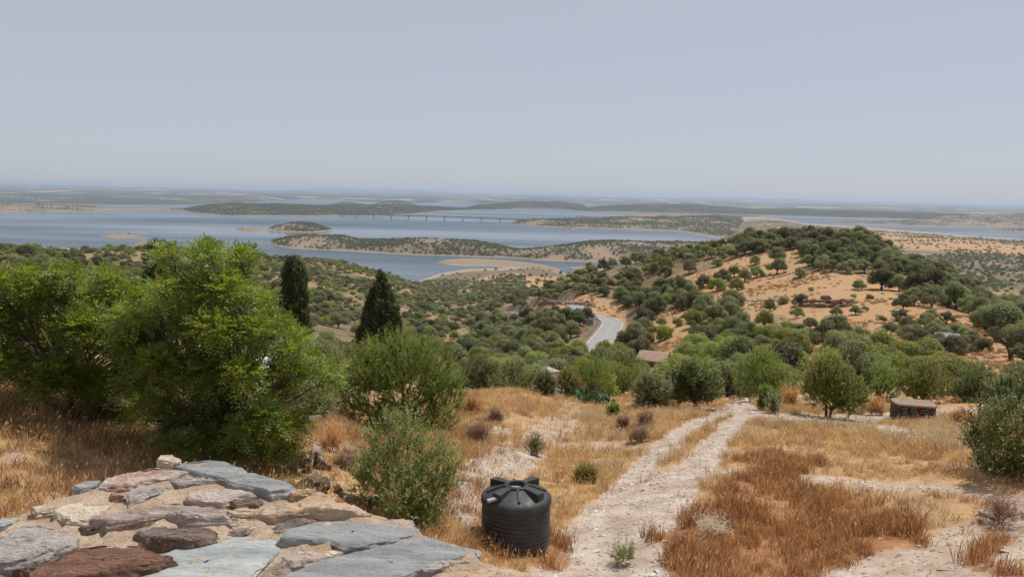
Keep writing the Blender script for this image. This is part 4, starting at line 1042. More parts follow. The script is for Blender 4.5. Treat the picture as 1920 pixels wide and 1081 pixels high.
def sprays(L, cut, k=2):
    """break crown lobes up into smaller, flatter sprays"""
    out = []
    for l in L:
        x, y, r = l[0], l[1], max(9, l[2] - cut)
        for j in range(k if l[2] > 24 else 1):
            out.append((x + rng.uniform(-.55, .55) * r * (k > 1), y + rng.uniform(-.55, .55) * r * (k > 1), r * rng.uniform(.55, .9)))
    return out
leafy('locust_tree', 'big bright green feathery tree behind the wall, nearest to the slate slabs', 'tree',
 sprays([(318,484,30),(388,480,32),(448,492,32),(300,540,30),(500,585,30),(560,640,28),(345,548,46),(420,552,48),(478,560,36),(300,603,45),(385,615,52),(455,625,50),(510,622,36),(552,665,32),(540,705,36),(585,705,24),(300,680,48),(380,690,48),(450,705,46),(495,765,36),(300,758,40),(380,775,42),(450,795,42),(515,812,30),(350,832,36),(430,845,38),(495,850,32),(285,836,18),(315,480,18),(458,496,16),(545,745,26),(265,790,22),(350,490,18),(615,700,30),(630,720,22),(590,680,26),(552,800,26),(535,850,26),(600,735,20),(250,650,40),(260,720,36),(400,830,36),(470,815,34),(330,800,36),(410,740,40),(240,600,34),(570,770,24)], 13, 3),
 15.5, 415, M_LOCUST, 11500, .066, .036, .065, shell=(.2, 1.1), compound=True, spread=.9, fork=.25, flat=.62)
leafy('locust_tree', 'broad bright green tree at the picture edge, shading the dry ground', 'tree',
 sprays([(262,560,38),(272,612,40),(205,522,30),(120,518,28),(50,528,30),(-10,540,34),(255,660,38),(30,568,40),(100,558,40),(170,546,38),(230,560,38),(-20,622,50),(60,635,50),(140,625,50),(215,630,48),(0,678,40),(80,702,46),(160,712,44),(232,708,38),(190,762,26),(250,775,30),(-70,575,52),(-95,665,62),(60,590,30),(200,585,30)], 12, 3),
 18.5, 133, M_LOCUST, 12000, .070, .038, .065, shell=(.2, 1.1), compound=True, spread=.9, fork=.3, flat=.62)
leafy('mastic_shrub', 'large rounded green bush beyond the small olive, in the middle of the picture', 'shrub',
 [(690,692,48),(750,666,42),(815,690,46),(760,712,54),(698,742,44),(835,742,38),(785,768,40),(662,705,24),(735,790,34),(850,722,24),(800,655,26),(705,655,24),(664,760,26),(760,645,16),(830,778,28),(700,790,26),(800,800,24),(650,735,18)],
 25, 765, M_SHRUBN, 60000, .070, .030, .055, stems=3, spread=.9, shoots=2600, slen=.34)
leafy('olive_tree', 'small bushy young olive growing beside the black tank and the wall', 'tree',
 [(728,822,36),(775,815,30),(760,862,46),(708,884,40),(815,876,40),(742,925,44),(802,925,42),(842,902,22),(694,935,28),(770,965,36),(760,796,18),(826,842,22),(722,790,14),(685,885,20),(805,970,26),(850,870,12),(700,850,22)],
 13.8, 765, M_OLIVEN, 25000, .062, .020, .03, stems=3, spread=.9, shoots=1150, slen=.28)
leafy('mastic_shrub', 'dark green bush cut off by the picture edge, beside the dry field', 'shrub',
 [(1885,742,38),(1925,732,42),(1852,790,38),(1900,800,52),(1832,822,24),(1872,850,38),(1930,850,48),(1965,780,48),(1900,876,26),(1985,830,48),(1850,862,26),(1990,740,40),(2030,800,50)],
 22, 1905, M_SHRUBD, 52000, .060, .030, .05, stems=3, spread=.9, shoots=2300, slen=.3)

def ellipse_lobes(px, y0, y1, wpx, n=15):
    """ragged mound of lobes that reaches down to the foot"""
    out = []; h = y1 - y0; m = min(wpx, h)
    for i in range(n):
        r = m * rng.uniform(.13, .25); v = rng.random() ** .8; half = wpx / 2 * math.sqrt(max(.05, 1 - (.95 - v * 1.25) ** 2 if v < .75 else .85))
        out.append((px + (half - r * .8) * rng.uniform(-1, 1), y0 + r + v * (h - 1.5 * r), r))
    out.append((px, y0 + h * .45, m * .30)); out.append((px - wpx * .15, y0 + h * .6, m * .27)); out.append((px + wpx * .17, y0 + h * .58, m * .27))
    return out
GE = 'shrubs along the far edge of the dry field'
BUSH = [ # picture x, top row, foot row, width px, distance, material, leaves, label, name, category
 (905,668,728,92,48,M_OAK,9000,'dark shrub just behind the grassy mound crest, next to the large rounded bush','mastic_shrub','shrub'),
 (972,676,728,104,46,M_OLIVE,9000,'grey green bush on the mound crest, middle of the field edge','olive_tree','tree'),
 (1065,690,742,52,47,M_BROOM,5000,'pale yellow green broom bush behind the prickly pears','broom_bush','shrub'),
 (1110,655,725,100,60,M_SHRUBN,9000,'green bush behind the pale broom, before the road bend','mastic_shrub','shrub'),
 (1172,650,745,120,52,M_SHRUB,12000,'wide green bush below the tiled roof','mastic_shrub','shrub'),
 (1222,690,768,78,44,M_GREY,9000,'silvery grey olive bush beside the prickly pears','olive_tree','tree'),
 (1302,676,768,132,42,M_SHRUBD,16000,'large green bush where the stony track bends','mastic_shrub','shrub'),
 (1434,648,752,112,46,M_SHRUBN,14000,'round green tree with a dark trunk at the top of the track','holm_oak','tree'),
 (1560,648,784,112,38,M_SHRUB,16000,'tall upright green tree standing on the cross path','holm_oak','tree'),
 (1602,640,735,70,44,M_SHRUBD,9000,'green tree leaning behind the upright tree on the cross path','holm_oak','tree'),
 (1648,668,752,92,50,M_SHRUBN,10000,'green bush between the upright tree and the stone cistern','mastic_shrub','shrub'),
 (1732,672,756,112,50,M_SHRUB,12000,'round green bush right behind the stone cistern','mastic_shrub','shrub'),
 (1832,680,752,112,52,M_SHRUBD,12000,'wide green bush behind the cistern, nearer the picture edge','mastic_shrub','shrub'),
 (1910,668,750,90,56,M_OAK,9000,'dark bush behind the edge bush, at the end of the path','mastic_shrub','shrub'),
 (1380,668,742,60,54,M_OLIVE,7000,'grey green bush between the track and the round tree','olive_tree','tree'),
 (1020,700,742,46,52,M_OAK,5000,'small dark bush beside the white hut','mastic_shrub','shrub'),
 (1441,728,768,40,42,M_SHRUBN,5000,'small feathery green bush at the foot of the round tree','mastic_shrub','shrub'),
 (628,650,760,70,30,M_GREY,9000,'silvery bush between the big tree and the large rounded bush','olive_tree','tree'),
 (585,725,782,70,28,M_GREY,8000,'silvery bush at the foot of the white house','olive_tree','tree'),
]
def true_dist(px, y1, d):
    p = hit(px, y1); q = math.hypot(p.x, p.y); return q if abs(math.log(q / d)) < .3 else d
for px, y0, y1, wpx, d, mat, n, lab, nm, cat in BUSH:
    d = true_dist(px, y1, d); wpx *= 1.18; y0 -= 5
    leafy(nm, lab, cat, ellipse_lobes(px, y0, y1 + 3, wpx), d, px, mat, int(n * 1.5), .10 if d > 30 else .07, .045 if d > 30 else .02, .07, stems=2, spread=.8, group=GE, shoots=int(n * 1.5) // 16, slen=.30)
# broom in flower by the road bend
for px, y1, wpx, lab in ((1212,648,40,'yellow flowering broom beside the road bend'),(1246,636,44,'yellow flowering broom below the bare patch beside the road')):
    p = hit(px, y1, 90); d = math.hypot(p.x, p.y); leafy('broom_bush', lab, 'shrub', ellipse_lobes(px, y1 - 30, y1, wpx), d, px, M_BROOM, 5000, .3, .15, .08, stems=2)
# dry and small plants of the field
SMALL = [
 (1480,728,764,34,41,M_ORGB,2600,'orange brown dried bush near the round tree','dry_bush'),(1638,748,778,44,40,M_ORGB,2600,'orange dried ball bush on the path edge before the cistern','dry_bush'),
 (1212,770,805,38,31,M_DRYB,2600,'brown twiggy bush in the straw by the track','dry_bush'),(1150,757,782,30,35,M_SHRUBN,2200,'dark olive brown dwarf bush by the prickly pears','dwarf_shrub'),
 (1168,783,806,34,29,M_DRYB,2200,'grey brown dwarf bush, smaller of two beside the track','dwarf_shrub'),(1200,802,828,46,26,M_DRYB,2800,'grey brown dwarf bush, larger of two beside the track','dwarf_shrub'),
 (1005,812,852,36,24,M_OLIVE,1600,'sparse grey green shrub on the bedrock behind the tank','dwarf_shrub'),(1097,868,904,58,18,M_BROOM,3600,'low yellow green cushion shrub in the straw right of the tank','cushion_shrub'),
 (1165,1015,1056,56,12.9,M_OLIVEN,1500,'small green weed growing in the stony track','weed'),(1340,965,1012,62,14.6,M_WHITEB,2600,'bleached white dead thistle in the rust coloured weeds','dead_thistle'),
 (885,745,775,44,33,M_ORGB,2400,'orange dried bush on the mound beside the large rounded bush','dry_bush'),(925,765,792,40,31,M_DRYB,2400,'dark brown dried bush on the mound slope','dry_bush'),
 (895,790,830,60,27,M_DRYB,3000,'brown dried bush under the large rounded bush','dry_bush'),(622,800,845,46,20,M_ORGB,2600,'orange dried bush between the big tree and the small olive','dry_bush'),
 (655,835,880,50,17,M_DRYB,2800,'grey brown dried bush above the loose rocks','dry_bush'),(1800,772,800,50,36,M_ORGB,2400,'orange dried bush beyond the cistern','dry_bush'),
 (1880,930,985,100,19,M_DRYB,4200,'grey dead brushwood under the dark edge bush','dry_bush'),(1450,742,775,24,42,M_GREY,1500,'pale bush on the path below the round tree','dwarf_shrub'),
]
for px, y0, y1, wpx, d, mat, n, lab, nm in SMALL:
    d = true_dist(px, y1, d); sz = max(.018, d * .0016)
    thin_ = mat in (M_WHITEB, M_DRYB, M_ORGB)
    leafy(nm, lab, 'shrub' if 'weed' not in nm else 'weed', ellipse_lobes(px, y0, y1, wpx, 8), d, px, mat, n, sz * (2.6 if thin_ else 1.9), sz * (.28 if thin_ else .55), .012, M_DRYTWIG, stems=3, spread=.8, shoots=max(60, n // 14), slen=(y1 - y0) / F * d * .55)

def cypress(label, px, ytop, d, prof, n):
    """prof: (metres below the tip, radius)"""
    b_ = foot(px, d); tip = Vector(tuple(ray(float(px), float(ytop)) * d)); H = tip.z - b_.z
    e = bpy.data.objects.new('cypress_tree', None); COL.objects.link(e); e.location = b_; tag(e, label, 'tree', 'cypresses on the slope')
    dz, rr = np.array(prof, float).T
    add('trunk', Geo().tube([(0, 0, -.3), (0, 0, H * .5), (.05, 0, H * .93)], [.2, .12, .02], 8).mesh('trunk', M_BARKD), e)
    lobes = [(0, 0, H - .25, .16), (0, 0, H - .6, .2)]
    z = .5
    while z < H - .3:
        r = float(np.interp(z, dz, rr))
        m = max(3, int(r * 8))
        for k in range(m):
            a = 2 * math.pi * (k + rng.random()) / m; q = rng.uniform(.45, .95) * r
            lobes.append((q * math.cos(a), q * math.sin(a), H - z + rng.uniform(-.15, .3), rng.uniform(.22, .4) * (.5 + .5 * min(1, r))))
        z += .30
    P, N, K = crown_pts(lobes, n, (.3, 1.1), 2.0, .2, .6); lt = rng.random(len(lobes))
    tint = np.clip(.05 + .5 * lt[K] ** 2 + .45 * rng.random(len(P)) ** 2, 0, 1)
    v, f, t = leaves(P, N + .4 * unit(len(P)), .24 * rng.uniform(.7, 1.4, len(P)), .11, tint, np.array([0, 0, 1.2]) + N * .45)
    add('crown', mesh_np('crown', v, f, M_CYP, {'tint': ('FACE', t)}), e)
cypress('tall pointed dark cypress, the one standing free beside the large bush', 713, 506, 70, [(0, .08), (1.2, .6), (2.5, 1.1), (4, 1.7), (5.5, 2.1), (8, 2.0), (12, 1.4)], 30000)
cypress('blunt columnar dark cypress just beside the big bright green tree', 553, 479, 74, [(0, .15), (.6, .6), (1.5, 1.0), (3, 1.3), (5, 1.4), (8, 1.4), (12, 1.1)], 24000)
cypress('dark cypress whose top shows behind the big bright green tree', 306, 452, 78, [(0, .3), (.5, .8), (1.5, 1.25), (3, 1.5), (5, 1.5), (12, 1.2)], 20000)

# bare dead tree at the edge of the slope
b_ = at_dist(1897, 96); e = bpy.data.objects.new('dead_tree', None); COL.objects.link(e); e.location = b_; tag(e, 'bare grey dead tree on the red slope near the picture edge', 'tree')
g = Geo(); g.tube([(0, 0, -.3), (-.2, 0, .8), (-.5, .1, 1.5)], [.3, .22, .17], 8); add('trunk', g.mesh('trunk', M_BARKD, True), e)
g = Geo()
for k in range(9):
    a = rng.uniform(0, 6.28); tip = (-.5 + 2.6 * math.cos(a), .1 + 1.6 * math.sin(a), rng.uniform(1.6, 3.4)); p = limb(g, (-.5, .1, 1.45), tip, .12, .03, .3, 6, 5)
    for j in (2, 3, 4, 5):
        for _ in range(2): limb(g, p[j], Vector(p[j]) + Vector(rng.normal(size=3)) * .7 + Vector((0, 0, .4)), .035, .008, .2, 3, 4)
add('branch', g.mesh('branch', M_BARKD), e)
# ------------------------------------------------------------------ the black water tank
b = NB('black_polyethylene'); b.base(b.ramp(b.noise(5, 4), [(.3, (.024, .025, .027)), (.55, (.036, .037, .039)), (.75, (.062, .058, .053))])).rough(b.ramp(b.noise(9, 5), [(.3, .48), (.7, .7)])); b.p.inputs['Specular IOR Level'].default_value = .45
b.bump(b.noise(90, 3), .15, .004); M_TANK = b.m
M_PIPE = plain('grey_pvc', (.34, .34, .34), .5, .15); M_GREEN = plain('green_print', (.05, .22, .07), .6, .2); M_INSIDE = plain('tank_inside', (.30, .26, .21), .9, .3)
tb = at_dist(966, 13.65, 1010)
tank = bpy.data.objects.new('water_tank', None); COL.objects.link(tank); tank.location = (tb.x, tb.y, tb.z - .04); tag(tank, 'black ribbed plastic water tank standing in the dry grass', 'water tank')
ang = math.atan2(tb.x, tb.y); tank.rotation_euler = (R(1.5), 0, -ang + R(6))
prof = [(0, 0), (.585, 0), (.60, .015)]
for k in range(9):
    z = .03 + k * .082
    for u in range(8): prof.append((.592 + .013 * math.sin(math.pi * (u / 8)) ** .7, z + .082 * u / 8))
prof += [(.594, .772)]
add('body', Geo().lathe(prof, 72).mesh('body', M_TANK, True), tank)
dome = [(.594, .772), (.612, .785), (.622, .81), (.622, .86), (.612, .90), (.588, .93), (.54, .957), (.46, .99), (.36, 1.028), (.27, 1.06), (.20, 1.082)]
dm = add('dome', Geo().lathe(dome, 72).mesh('dome', M_TANK, True), tank)
ring = [(.20, 1.075), (.215, 1.082), (.215, 1.105), (.205, 1.112), (.188, 1.112), (.182, 1.105), (.178, 1.118), (.160, 1.118), (.150, 1.112), (.150, 1.02)]
rim = add('manhole_rim', Geo().lathe(ring, 56).mesh('manhole_rim', M_TANK, True), tank)
add('hatch_opening', Geo().lathe([(.151, 1.03), (.0, 1.03)], 40).mesh('hatch_opening', M_INSIDE), tank)
for k in range(12):
    a = 2 * math.pi * k / 12; add('hatch_tooth', Geo().box((.146 * math.cos(a), .146 * math.sin(a), 1.10), (.018, .018, .02), Matrix.Rotation(a, 3, 'Z')).mesh('hatch_tooth', M_TANK), rim)
for k in range(4):
    a = R(45) + k * math.pi / 2; c_, s_ = math.cos(a), math.sin(a); M3 = Matrix.Rotation(a, 3, 'Z')
    g = Geo(); w2 = .075
    sec = [(.19, 1.0, 1.108), (.38, .96, 1.10), (.545, .90, 1.088)]
    V = []
    for r_, z0, z1 in sec:
        ww = w2 * (.8 + .35 * (r_ - .19) / .35)
        for sgn, z in ((-1, z0), (1, z0), (1, z1), (-1, z1)): V.append(M3 @ Vector((r_, sgn * ww, z)))
    Fs = [(0, 1, 2, 3), (8, 11, 10, 9)]
    for i in (0, 4):
        for j in range(4): j2 = (j + 1) % 4; Fs.append((i + j, i + 4 + j, i + 4 + j2, i + j2))
    g.add(V, Fs); arm = add('lifting_arm', g.mesh('lifting_arm', M_TANK, True, bevel=.007), tank)
    if k == 2:      # nearest to the camera on its left: the pipe stub leaves this arm sideways
        p = M3 @ Vector((.53, 0, .995)); q_ = M3 @ Vector((.53 + .02, .19, .985))
        pp = Geo(); st = Vector(p) + (Vector(q_) - Vector(p)) * .25; sg = Geo()
        dirn = Vector((-1, -.42, -.05)).normalized(); o0 = Vector((c_ * .5, s_ * .5, 1.0)); 
        sg.tube([o0, o0 + dirn * .21], .036, 20, False); sg.tube([o0 + dirn * .21, o0 + dirn * .06], .028, 20, False)
        sg.lathe([(.036, 0), (.036, 0)], 3, tuple(o0)); add('outlet_pipe', sg.mesh('outlet_pipe', M_PIPE, True), tank)
        ig = Geo(); ig.tube([o0 + dirn * .10, o0 + dirn * .105], .029, 20); add('pipe_bore', ig.mesh('pipe_bore', M_TANK), tank)
    if k == 3:      # printed end of the other near arm
        for (u, z, du, dz) in ((0, 1.025, .016, .03), (-.004, .985, .05, .008), (.006, .972, .04, .008)):
            p = M3 @ Vector((.551, u, z)); add('printed_mark', Geo().box(p, (.003, du, dz), M3).mesh('printed_mark', M_GREEN), arm)
    a2 = a + math.pi / 4; M4 = Matrix.Rotation(a2, 3, 'Z'); g = Geo()
    V = []
    for r_, z in ((.2, 1.088), (.36, 1.036), (.50, .984)):
        for sgn in (-1, 1):
            V += [M4 @ Vector((r_, sgn * .016, z - .015)), M4 @ Vector((r_, sgn * .013, z + .018))]
    Fs = []
    for i in (0, 4): Fs += [(i, i + 1, i + 5, i + 4), (i + 2, i + 6, i + 7, i + 3), (i + 1, i + 3, i + 7, i + 5)]
    Fs += [(8, 9, 11, 10), (0, 2, 3, 1)]
    g.add(V, Fs); g.box(M4 @ Vector((.505, 0, .982)), (.03, .04, .055), M4); add('dome_rib', g.mesh('dome_rib', M_TANK), dm)

# ------------------------------------------------------------------ rocks
M_ROCKG = stone_mat('grey_rock', [(.28, (.20, .165, .14)), (.5, (.38, .33, .28)), (.72, (.54, .49, .43))], (1, 1, 2), .2, 3.5, bump=.03, blot=(.40, .24, .13))
M_ROCKR = stone_mat('red_rock', [(.28, (.15, .085, .055)), (.5, (.31, .19, .13)), (.72, (.46, .35, .28))], (1, 1, 3), .2, .9, bump=.12)
M_ROCKD = stone_mat('dark_schist', [(.28, (.075, .06, .05)), (.5, (.17, .14, .12)), (.72, (.34, .29, .25))], (1, 1, 3), .2, 3, bump=.05, blot=(.42, .20, .05))
def rock_mesh(name, mat, sx, sy, sz, n=16, seed=0):
    r_ = np.random.default_rng(seed); bm = bmesh.new()
    for _ in range(n):
        v = r_.normal(size=3); v /= np.linalg.norm(v); v = np.sign(v) * np.abs(v) ** .6; bm.verts.new((v[0] * sx * .5, v[1] * sy * .5, v[2] * sz * .5))
    bmesh.ops.convex_hull(bm, input=list(bm.verts))
    for v in list(bm.verts):
        if not v.link_faces: bm.verts.remove(v)
    bmesh.ops.bevel(bm, geom=list(bm.edges), offset=min(sx, sy, sz) * .04, segments=1, affect='EDGES')
    me = bpy.data.meshes.new(name); bm.to_mesh(me); bm.free(); me.materials.append(mat); return me
RK = [rock_mesh('rock', M_ROCKG, 1, .7, .42, 15, s) for s in range(6)]; RD = [rock_mesh('rock', M_ROCKD, 1, .75, .55, 15, 20 + s) for s in range(6)]; RR = [rock_mesh('rock', M_ROCKR, 1, .8, .6, 14, 40 + s) for s in range(6)]
def rock(me, px, d, size, label, group, cat='rock', name='rock', sink=.3, z=1.0):
    p = at_dist(px, d, 900) if not isinstance(px, Vector) else px
    o = add(name, me, None, (p.x, p.y, p.z + size * .2 * z - size * .15 * sink), (rng.normal() * (.25 if sink < .5 else .05), rng.normal() * (.25 if sink < .5 else .05), rng.uniform(0, 6.28)), (size, size, size * z)); tag(o, label, cat, group); return o
for k in range(34):
    px, py = rng.uniform(545, 690), rng.uniform(862, 955)
    if k < 12: px, py = rng.uniform(580, 660), rng.uniform(820, 880)
    p = hit(px, py); dark = k % 3 != 0 and py > 870
    rock((RD if dark else RK)[k % 6], p, 0, rng.uniform(.14, .42), ('dark lichen stained rock in the rubble' if dark else 'pale flat rock in the rubble') + ' between the wall and the small olive', 'rubble rocks between wall and olive', z=rng.uniform(.8, 1.6))
for k, (px, py, s, lab) in enumerate([(1095,802,.8,'long grey bedrock ledge in the straw beside the track'),(1005,850,.8,'rounded pale boulder behind the tank below the sparse shrub'),(925,858,.6,'pale boulder at the edge of the bedrock behind the tank'),(1145,842,.55,'flat bedrock step in front of the dwarf bushes'),(1880,972,1.1,'flat grey rock slab in the shade of the edge bush'),(1300,803,.5,'grey stone on the rim of the track'),(1240,820,.5,'small grey stone beside the dwarf bushes'),(1530,845,.45,'white stone in the straw beyond the rust weeds'),(905,722,.7,'pale stone on the mound crest beside the large bush'),(925,727,.5,'smaller pale stone on the mound crest')]):
    rock(RK[k % 6], hit(px, py), 0, s, lab, None, z=.45, sink=.9)
# stones lying on the tracks, stuff
n = 15000; d = np.sqrt(rng.uniform(10.5 ** 2, 42 ** 2, n * 3)); a = rng.uniform(R(-14), R(36), n * 3); x, y = d * np.sin(a), d * np.cos(a)
pm = path_mask(x, y); rk = poly_mask(x, y, ROCKG); keep = rng.random(len(x)) < np.maximum(np.maximum(pm * .8, rk * .6), .03); x, y = x[keep][:n], y[keep][:n]; m = len(x)
M_SHARD = plain('slate_shard', (.55, .51, .47), .8, .3, 40)
PEB = [rock_mesh('pebble', M_SHARD if s % 2 else M_ROCKG, 1, .5, .25, 9, 60 + s) for s in range(5)]
s_ = rng.uniform(.03, .09, m) * (1 + 1.2 * (rng.random(m) < .08))
scatter('gravel', np.column_stack([x, y, ground(x, y) + .004]), np.column_stack([rng.normal(size=(m, 2)) * .15, rng.uniform(0, 6.28, m)]), np.column_stack([s_, s_, s_ * rng.uniform(.6, 1.4, m)]), rng.integers(0, 5, m), src_collection('pebble', PEB), 'loose pale stones lying on the dirt track and bare ground')

def rock_face(name, label, pts, rows, size, mesh, cat='rock face'):
    """a broken rock face: blocks of its own in ragged courses along a line on the slope"""
    e = bpy.data.objects.new(name, None); COL.objects.link(e); p0 = hit(*pts[0]); e.location = p0; tag(e, label, cat)
    W = [hit(*p) for p in pts]
    for i in range(len(W) - 1):
        L = (W[i + 1] - W[i]).length; m = max(1, int(L / (size * .62)))
        for k in range(m):
            p = W[i].lerp(W[i + 1], (k + rng.random() * .6) / m); h = rows * (.55 + .6 * float(vnoise(p.x / 3, p.y / 3, 7)))
            for j in range(max(1, int(round(h)))):
                q_ = Vector((p.x, p.y, float(ground(p.x, p.y)))) + Vector((rng.normal() * .15, .18 * j * size + rng.normal() * .1, (j * .40 + .12) * size)) - p0
                s = size * rng.uniform(.8, 1.35); o = add('rock_block', mesh[int(rng.integers(6))], e, q_, (rng.normal() * .15, rng.normal() * .15, rng.uniform(-.5, .5) + (math.pi if rng.random() < .5 else 0)), (s, s * .8, s * rng.uniform(.6, 1.0)))
rock_face('quarry_face', 'broken reddish rock face of a small quarry on the hill', [(1502,572),(1525,574),(1550,575),(1580,576),(1605,572)], 2.6, 2.0, RR)
rock_face('rock_cutting', 'dark broken rock cutting above the road', [(990,570),(1015,571),(1040,572),(1070,572),(1095,573),(1118,575)], 2.4, 1.5, RR)
rock_face('rubble_bank', 'grey rubble bank on the hill beside the quarry', [(1385,563),(1410,565),(1440,563),(1470,562)], 1.3, 1.1, RK, 'rubble bank')
rock_face('dry_stone_wall', 'low dry stone wall on the golden upper slope of the hill', [(1440,524),(1462,519),(1490,511)], 1.0, .8, RD, 'wall')
rock_face('dry_stone_wall', 'low broken dry stone wall at the foot of the track on the hill', [(1483,668),(1500,664),(1520,662)], 1.0, .7, RK, 'wall')
rock_face('edging_wall', 'low pale stone edging beside the large rounded bush', [(560,790),(600,780),(640,772),(680,770)], 1.0, .42, RK, 'wall')

# ------------------------------------------------------------------ cistern of stones with a slab on top
b = NB('lichen_slab'); c = b.ramp(b.noise(6, 6, .65), [(.3, (.14, .12, .10)), (.6, (.27, .235, .195)), (.8, (.36, .32, .28))]); c = b.mix(b.ramp(b.noise(3.2, 5, .7), [(.5, 0), (.6, .9)]), c, (.42, .17, .035)); b.base(c).rough(.95); b.bump(b.noise(20, 5), .7, .03); M_LICHEN = b.m
cb = at_dist(1710, 38.5, 790); ci = bpy.data.objects.new('stone_cistern', None); COL.objects.link(ci); ci.location = cb; ci.rotation_euler = (0, 0, R(-14)); tag(ci, 'old low stone cistern with a lichen covered slab on top', 'cistern')
CW, CH, cour = .76, .72, 6
oct_ = [(.80, .30), (.62, .56), (-.62, .56), (-.80, .30), (-.80, -.30), (-.62, -.56), (.62, -.56), (.80, -.30)]
BS = [rock_mesh('stone', M_ROCKD, 1, 1, 1, 22, 80 + s) for s in range(5)]
add('core', Geo().lathe([(0, -.15), (.66, -.15), (.66, CH - .02), (0, CH - .02)], 8).mesh('core', M_ROCKD), ci, rot=(0, 0, 0), scale=(1.0, .72, 1))
for j in range(cour):
    for k in range(8):
        A, B_ = Vector((*oct_[k], 0)), Vector((*oct_[(k + 1) % 8], 0)); L = (B_ - A).length; t = 0
        while t < .96:
            wl = min(rng.uniform(.22, .5), (1 - t)); p = A.lerp(B_, t + wl / 2); an = math.atan2((B_ - A).y, (B_ - A).x)
            add('stone', BS[int(rng.integers(5))], ci, (p.x * .97, p.y * .97, CH / cour * (j + .5) - .02), (0, 0, an), (wl * L * 1.06, .20, CH / cour * 1.04)); t += wl
g = Geo(); n = 8; top = [(x * 1.09, y * 1.09) for x, y in oct_]
g.add([(x, y, CH) for x, y in top] + [(x * 1.0, y * 1.0, CH + .09) for x, y in top], [tuple(range(8))[::-1], tuple(range(8, 16))] + [(k, (k + 1) % 8, 8 + (k + 1) % 8, 8 + k) for k in range(8)])
add('top_slab', g.mesh('top_slab', M_LICHEN, bevel=.015), ci)

# ------------------------------------------------------------------ prickly pears
M_PEAR = plain('cactus_green', (.055, .11, .045), .6, .3, 8)
g = Geo(); rings = []
for i in range(7):
    t = -1 + 2 * i / 6; rr = math.sqrt(max(0, 1 - t * t)) * (.85 + .15 * t)
    rings.append((rr, t))
V = []; Fs = []
for rr, t in rings:
    for k in range(10): a = 2 * math.pi * k / 10; V.append((.105 * max(rr, .08) * math.cos(a), .026 * max(rr, .2) * math.sin(a), .15 + .15 * t))
for i in range(6):
    for k in range(10): Fs.append((i * 10 + k, i * 10 + (k + 1) % 10, i * 10 + 10 + (k + 1) % 10, i * 10 + 10 + k))
PAD = g.add(V, Fs).mesh('pad', M_PEAR, True)
for k, (px, py) in enumerate([(1068,747),(1078,750),(1088,752),(1098,754),(1108,756),(1118,758),(1128,760),(1140,759)]):
    p = hit(px, py, 30, 60); e = bpy.data.objects.new('prickly_pear', None); COL.objects.link(e); e.location = p; tag(e, 'dark green prickly pear in the row along the path on the mound', 'cactus', 'row of prickly pears')
    for m in range(7):
        st = Vector((rng.normal() * .16, rng.normal() * .12, -.03)); s = rng.uniform(1.1, 1.7); az = rng.uniform(0, 6.28); tl = rng.normal() * .25
        add('pad', PAD, e, st, (tl, rng.normal() * .2, az), s)
        if m % 2 == 0: add('pad', PAD, e, st + Vector((0, 0, .27 * s)), (rng.normal() * .5, rng.normal() * .4, az + rng.normal() * .6), s * .8)
# ------------------------------------------------------------------ the road, its lines, rail and sign
b = NB('asphalt'); b.base(b.ramp(b.noise(.5, 5), [(.3, (.25, .24, .235)), (.7, (.31, .30, .295))])).rough(.9); M_ASPH = b.m
M_WHITE = plain('road_paint', (.52, .52, .50), .7, .12, .8); M_STEEL = plain('galvanised_steel', (.42, .43, .44), .4, .15, 2, metal=.7)
tn_ = np.gradient(ROAD[:, :2], axis=0); tn_ /= np.linalg.norm(tn_, axis=1)[:, None]; nm_ = np.stack([-tn_[:, 1], tn_[:, 0]], -1)
def strip(o0, o1, dz, sel=slice(None)):
    A = np.column_stack([ROAD[:, :2] + nm_ * o0, ROAD[:, 2] + dz])[sel]; B_ = np.column_stack([ROAD[:, :2] + nm_ * o1, ROAD[:, 2] + dz])[sel]
    n = len(A); V = np.concatenate([A, B_]); i = np.arange(n - 1); return V, np.stack([i, i + n, i + n + 1, i + 1], -1)
v, f = strip(-3.2, 3.2, .07); road = tag(add('road', mesh_np('road', v, f, M_ASPH)), kind='structure')
for o0, o1 in ((-2.95, -2.82), (2.82, 2.95)): v, f = strip(o0, o1, .078); add('edge_line', mesh_np('edge_line', v, f, M_WHITE), road)
for k in range(0, 158, 5): v, f = strip(-.05, .05, .079, slice(k, k + 4)); add('centre_line', mesh_np('centre_line', v, f, M_WHITE), road)
for side, a0, a1, lab in ((4.15, 0, 72, 'steel crash barrier along the outer side of the road bend'), (4.15, 84, 159, 'steel crash barrier along the far stretch of the road'), (-4.15, 118, 159, 'steel crash barrier on the hill side of the far road')):
    # the outer side is the one towards the camera's left
    e = bpy.data.objects.new('crash_barrier', None); COL.objects.link(e); q = ROAD[a0]; e.location = q; tag(e, lab, 'crash barrier')
    C = np.column_stack([ROAD[:, :2] + nm_ * side, ROAD[:, 2] + .07])[a0:a1] - q
    n = len(C); sec = [(0, .45), (.05, .52), (.0, .60), (.05, .68), (0, .76)]
    V = np.concatenate([C + np.column_stack([nm_[a0:a1] * (-dx * np.sign(side)), np.full(n, z)]) for dx, z in sec]); i = np.arange(n - 1)
    add('rail', mesh_np('rail', V, np.concatenate([np.stack([i + j * n, i + (j + 1) * n, i + (j + 1) * n + 1, i + j * n + 1], -1) for j in range(4)]), M_STEEL), e)
    PM = Geo().box((0, 0, .36), (.08, .08, .85)).mesh('post', M_STEEL)
    for k in range(0, n, 3): add('post', PM, e, C[k])
sp = at_dist(1106, 219, 630); e = bpy.data.objects.new('road_sign', None); COL.objects.link(e); e.location = sp; e.rotation_euler = (0, 0, R(-6)); tag(e, 'grey back of a road sign beside the road bend', 'sign')
M_SIGN = plain('sign_back', (.17, .19, .21), .5, .1)
